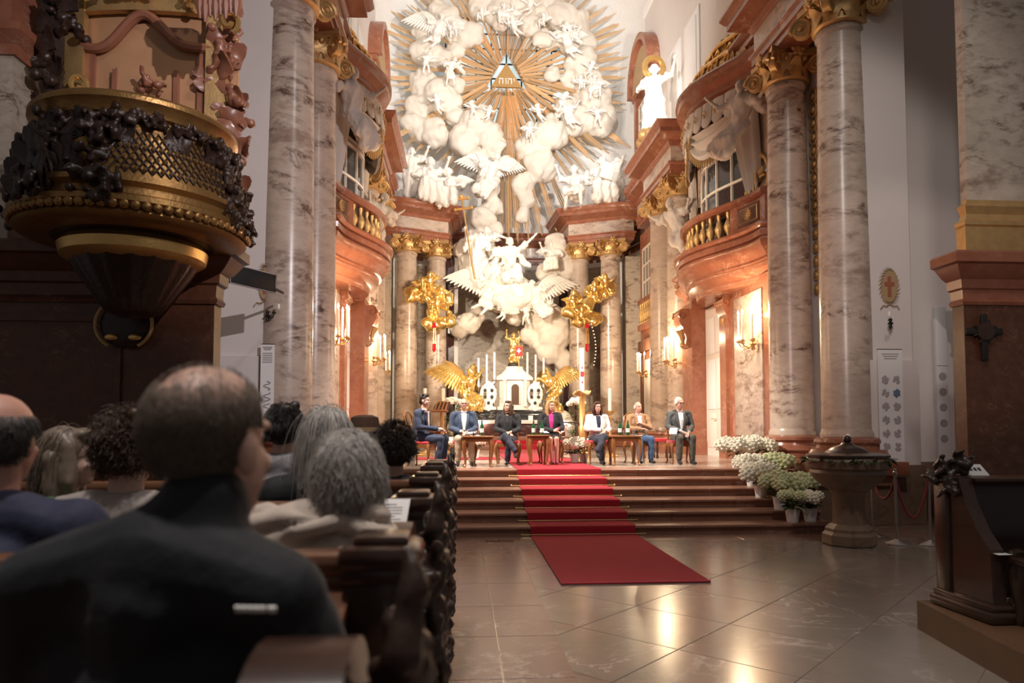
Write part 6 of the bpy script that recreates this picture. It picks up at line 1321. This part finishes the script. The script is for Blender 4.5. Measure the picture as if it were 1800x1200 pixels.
sg = thing('sign_card', 'white printed card in a slanted holder on the right pew', 'sign', (at(1716,850,5.2).x, 5.2, 1.222)); o = G().bbox((0,0,.045),(.20,.008,.13),.002).build('card','paper',sg); o.rotation_euler = (-.9,0,0)
g = G()
for k in range(4): g.box((-.05+.035*k,-.006,.05),(.02,.002,.035))
q = ob('printed_text', g.mesh('printed_text','ink'), o)
o = G().bbox((0,0,.0),(.10,.07,.004),.001).build('paper_slip','paper'); o.location = (at(1735,1015,4.9).x, 4.75, .70); tag(o,'small white paper slip left on the right pew seat','paper')
# ================================================================== audience in the left pews
def strands(name, mat, parent, roots, dirs, length, rad, seed, K=7, grav=.5, wave=.0, wf=9.0, curl=0.0, coll=None):
    r = np.random.default_rng(seed); N = len(roots); P = np.zeros((N,K,3)); P[:,0] = roots; d = dirs/np.linalg.norm(dirs,axis=1)[:,None]; L = length*np.ones(N) if np.isscalar(length) else length
    ph = r.uniform(0,6.28,N); st = L/(K-1); side = np.cross(d, r.normal(size=(N,3))); side /= np.linalg.norm(side,axis=1)[:,None]
    for k in range(1,K):
        d = d+np.array([0,0,-grav/(K-1)])+r.normal(size=(N,3))*curl; d /= np.linalg.norm(d,axis=1)[:,None]
        P[:,k] = P[:,k-1]+d*st[:,None]
        if coll is not None:
            q = (P[:,k]-np.array(coll[0]))/np.array(coll[1]); n_ = np.linalg.norm(q,axis=1); m_ = n_ < 1; q[m_] /= n_[m_][:,None]; P[:,k] = q*np.array(coll[1])+np.array(coll[0]); d = P[:,k]-P[:,k-1]; d /= np.linalg.norm(d,axis=1)[:,None]+1e-9
    w_ = np.sin(np.linspace(0,1,K)[None,:]*wf+ph[:,None])*np.linspace(0,1,K)[None,:]*wave; P += side[:,None,:]*w_[:,:,None]
    T = np.gradient(P,axis=1); T /= np.linalg.norm(T,axis=2)[:,:,None]+1e-9; A = np.cross(T, np.array([.3,.2,1.0])); A /= np.linalg.norm(A,axis=2)[:,:,None]+1e-9; B = np.cross(T,A)
    rr = rad*np.linspace(1,.35,K)[None,:,None]; ring = np.stack([P+rr*(A*math.cos(q)+B*math.sin(q)) for q in (0,2.09,4.19)],2)
    V = ring.reshape(-1,3); F_ = []
    idx = np.arange(N*K*3).reshape(N,K,3)
    for q in range(3):
        a = idx[:,:-1,q]; b = idx[:,:-1,(q+1)%3]; c = idx[:,1:,(q+1)%3]; e = idx[:,1:,q]; F_.append(np.stack([a,b,c,e],-1).reshape(-1,4))
    F_ = np.concatenate(F_); me = bpy.data.meshes.new(name); me.vertices.add(len(V)); me.vertices.foreach_set('co', V.ravel()); me.loops.add(F_.size); me.loops.foreach_set('vertex_index', F_.ravel().astype(np.int32))
    me.polygons.add(len(F_)); me.polygons.foreach_set('loop_start', np.arange(0,F_.size,4,dtype=np.int32)); me.update(calc_edges=True); me.validate(); me.shade_smooth(); me.materials.append(M[mat]); return ob(name, me, parent)
def scalp(n, seed, H, turn=0, zmin=-.6, R_=(.082,.097,.092), c=(0,.014,.035), keep=None):
    r = np.random.default_rng(seed); u = r.normal(size=(n*3,3)); u /= np.linalg.norm(u,axis=1)[:,None]; m_ = (u[:,2] > zmin)&~((u[:,1] < -.35)&(u[:,2] < .45))
    if keep: m_ &= keep(u)
    u = u[m_][:n]; ct, s_ = math.cos(turn), math.sin(turn); Rm = np.array([[ct,-s_,0],[s_,ct,0],[0,0,1]]); return (u*np.array(R_)+np.array(c))@Rm.T+np.array(H), u@Rm.T
def down(U, out=.18, seed=0):
    r = np.random.default_rng(seed); z = np.array([0,0,-1.0]); t_ = z-(U@z)[:,None]*U+r.normal(size=U.shape)*.22; return t_/np.linalg.norm(t_,axis=1)[:,None]+U*out
def aud(label, px, py, Y, face, sc=1.0, **k):
    p = at(px, py, Y); hz = p.z; lift = (hz-(PF+.01))/sc-1.215; J = {q: Vector(SEAT[q])+Vector((0,0,lift)) for q in ('ch','nk','hd','sl','sr','el','er')}; J['pel'] = Vector(SEAT['pel'])+Vector((0,0,lift*.6))
    up = k.pop('up', 0); tk = k.pop('tuck', 0)
    for q in ('ch','nk','sl','sr','el','er'): J[q] += Vector((0,0,up*(.7 if q == 'nk' else 1)))
    shx = k.pop('shx', 0)
    for q in ('ch','nk','pel','sl','sr','el','er'): J[q] += Vector((shx,0,0))
    for q in ('wl','wr','hl','hr','kl','kr','al','ar'): J[q] = Vector(J.get(q, SEAT[q]))+Vector((shx,0,0))
    for q, s_ in (('sl',1),('sr',-1),('el',1.6),('er',-1.6)): J[q] += Vector((s_*tk,0,0))
    for q in ('hl','hr','kl','kr'): J[q] = Vector(J.get(q, SEAT[q]))+Vector((0,0,min(.06,lift*.4)))
    J.update(k.pop('J2', {})); t = person(label, (p.x, Y, PF+.005), PI-face, J, sc=sc, group='audience in the left pews', **k); return t, Vector(SEAT['hd'])+Vector((0,0,lift))
# foreground man
t, H = aud('balding man in black softshell jacket, large in the left foreground', 364, 776, 1.10, .12, 1.03, shx=.045, skin='fair', hair='ash', style='none', top='black_blue', legs='black', turn=-.30, vox=.011, hv=.0055, fat=.98, folds=.022, tuck=.02, fold_f=10, collar=.085)
R1, U1 = scalp(7000, 3, H, -.30, -.75, (.078,.096,.09), (0,.014,.032), lambda u: (np.random.default_rng(5).random(len(u)) < np.clip((.72-u[:,2])/.55,.03,1))&~((u[:,1] < .05)&(u[:,2] < .0)))
strands('hair','hair_ash',t,R1,U1*.45+np.array([0,.15,-.6]),.011,.0011,4,4,.6)
tag(t.children[-1], 'short cropped brown hair thinning at the crown')
g = G()
for q in (-.026,-.014,-.006,.002,.010,.018): g.box((-.125+q,.130,1.046),(.006 if q > -.02 else .010,.004,.008),.1,-.5)
g.build('printed_logo','paper',t)
# row two
t, H = aud('balding man in navy shirt cut by the left edge', -4, 770, 1.9, -.1, 1.02, skin='ruddy', hair='darkgrey', style='fringe', top='navyshirt', legs='black', turn=-.15, fat=1.12)
R1, U1 = scalp(2500, 13, H, -.15, -.75, (.081,.097,.09), (0,.016,.03), lambda u: (u[:,2] < .35)&~((u[:,1] < .05)&(u[:,2] < .0))); strands('hair_strands','hair_darkgrey',t,R1,U1*.5+np.array([0,.1,-.6]),.03,.0014,4,4,.5)
t, H = aud('grey-haired woman in quilted beige puffer jacket', 612, 838, 1.88, .10, .98, skin='pale', hair='grey', style='thin', top='puffer', legs='black', turn=-.1, fat=.98, up=.085, tuck=.055, shx=.07, collar=True, texture=[(.028,50,3,'quilt'),(.004,24,5,None)])
R1, U1 = scalp(2600, 23, H, -.1, -.95, (.084,.102,.095), (0,.016,.03)); strands('hair_strands','hair_grey',t,R1,down(U1,.16,2),np.random.default_rng(2).uniform(.05,.10,len(R1)),.0016,6,9,3.0,.009,8,.10,coll=(np.array(H)+np.array([0,.016,.02]),(.088,.106,.11)))
# row three
t, H = aud('woman with long grey-blonde hair held by a clip', 575, 768, 2.86, .05, 1.0, skin='pale', hair='grey', style='thin', top='black', legs='black', turn=.1)
R1, U1 = scalp(1800, 33, H, .1, -.8, (.083,.1,.095), (0,.016,.03)); strands('hair_strands','hair_grey',t,R1,down(U1,.05,3)+np.array([0,.4,0]),np.random.default_rng(3).uniform(.12,.40,len(R1)),.0017,6,12,5.0,.010,6,.03,coll=(np.array(H)+np.array([0,.016,.02]),(.086,.104,.11)))
G().bbox(Vector(H)+Vector((0,.122,.01)),(.075,.012,.014),.004).build('hair_clip','brass',t)
t, H = aud('curly-haired person in off-white shirt half hidden behind the balding man', 226, 790, 2.5, .1, 1.0, skin='pale', hair='brown', style='short', top='linen', legs='grey', fat=1.1)
R1, U1 = scalp(1200, 43, H, 0, -.8, (.083,.1,.095), (0,.016,.03)); strands('hair_strands','hair_brown',t,R1,U1+np.array([0,.1,.1]),.06,.0022,6,8,1.2,.012,18,.3)
t, H = aud('woman in green top and glasses looking toward the altar', 118, 803, 2.95, 1.25, .97, skin='pale', hair='ash', style='bob', top='green', legs='black', glasses=True)
R1, U1 = scalp(1200, 53, H, 0, -.7, (.083,.1,.095), (0,.018,.034), lambda u: u[:,1] > -.15); strands('hair_strands','hair_ash',t,R1,down(U1,.05,5)+np.array([0,.6,0]),np.random.default_rng(5).uniform(.08,.2,len(R1)),.0018,6,10,4.0,.008,6,.04,coll=(np.array(H)+np.array([0,.016,.02]),(.084,.102,.11)))
# row four and five
t, H = aud('dark-haired man in grey shirt before the left columns', 499, 752, 3.75, .05, 1.0, skin='fair', hair='brown_dark', style='short', top='greyshirt', legs='black')
R1, U1 = scalp(1200, 63, H, 0, -.75, (.082,.098,.095), (0,.016,.035)); strands('hair_strands','hair_brown_dark',t,R1,U1*.5+np.array([0,.2,-.4]),.04,.002,4,5,.6)
t, H = aud('dark-haired man in black sweater at the aisle end', 692, 790, 3.7, .1, .98, skin='fair', hair='brown', style='short', top='black', legs='black', turn=.3)
R1, U1 = scalp(1500, 73, H, .3, -.75, (.083,.1,.096), (0,.016,.035)); strands('hair_strands','hair_brown_dark',t,R1,U1+np.array([0,.1,.0]),.045,.002,4,6,.8,.006,14,.2)
t, H = aud('person in a brown hat with leather band farther forward', 641, 768, 4.75, .05, .98, skin='fair', hair='brown_dark', style='short', top='black', legs='black')
ht = thing('felt_hat', 'brown felt hat with leather band worn in the pews', 'hat', t.location+Vector((0,0,H.z*.98+.035))); plain('felt', (.10,.05,.032), .9, noise=.2, nscale=30)
G().lathe([(.145,.0),(.15,.008),(.10,.012),(.098,.05),(.088,.10),(.05,.115),(0,.105)],24,sy=1.12).build('crown','felt',ht); G().lathe([(.1005,.012),(.1005,.035)],24,sy=1.12).build('band','ochre',ht)
# printed sheets
o = G().bbox((0,0,0),(.15,.20,.004),.001).build('programme_sheet','paper'); o.location = at(672,920,2.25); o.rotation_euler = (.75,0,-.1); tag(o,'printed programme sheet held by the woman in the puffer jacket','paper')
g = G()
for k in range(13): g.box((0,.075-.012*k,.003),(.11 if k%4 else .07,.003,.001))
tag(ob('printed_text', g.mesh('printed_text','ink_soft'), o), kind='stuff')
o = G().bbox((0,0,0),(.15,.16,.01),.002).build('programme_sheet','paper'); o.location = (at(110,955,1.5).x,1.40,PF+.978); o.rotation_euler = (.2,0,.3); tag(o,'white booklet lying on the pew ledge beside the navy shirt','paper')
bpy.data.scenes.remove(TMP)
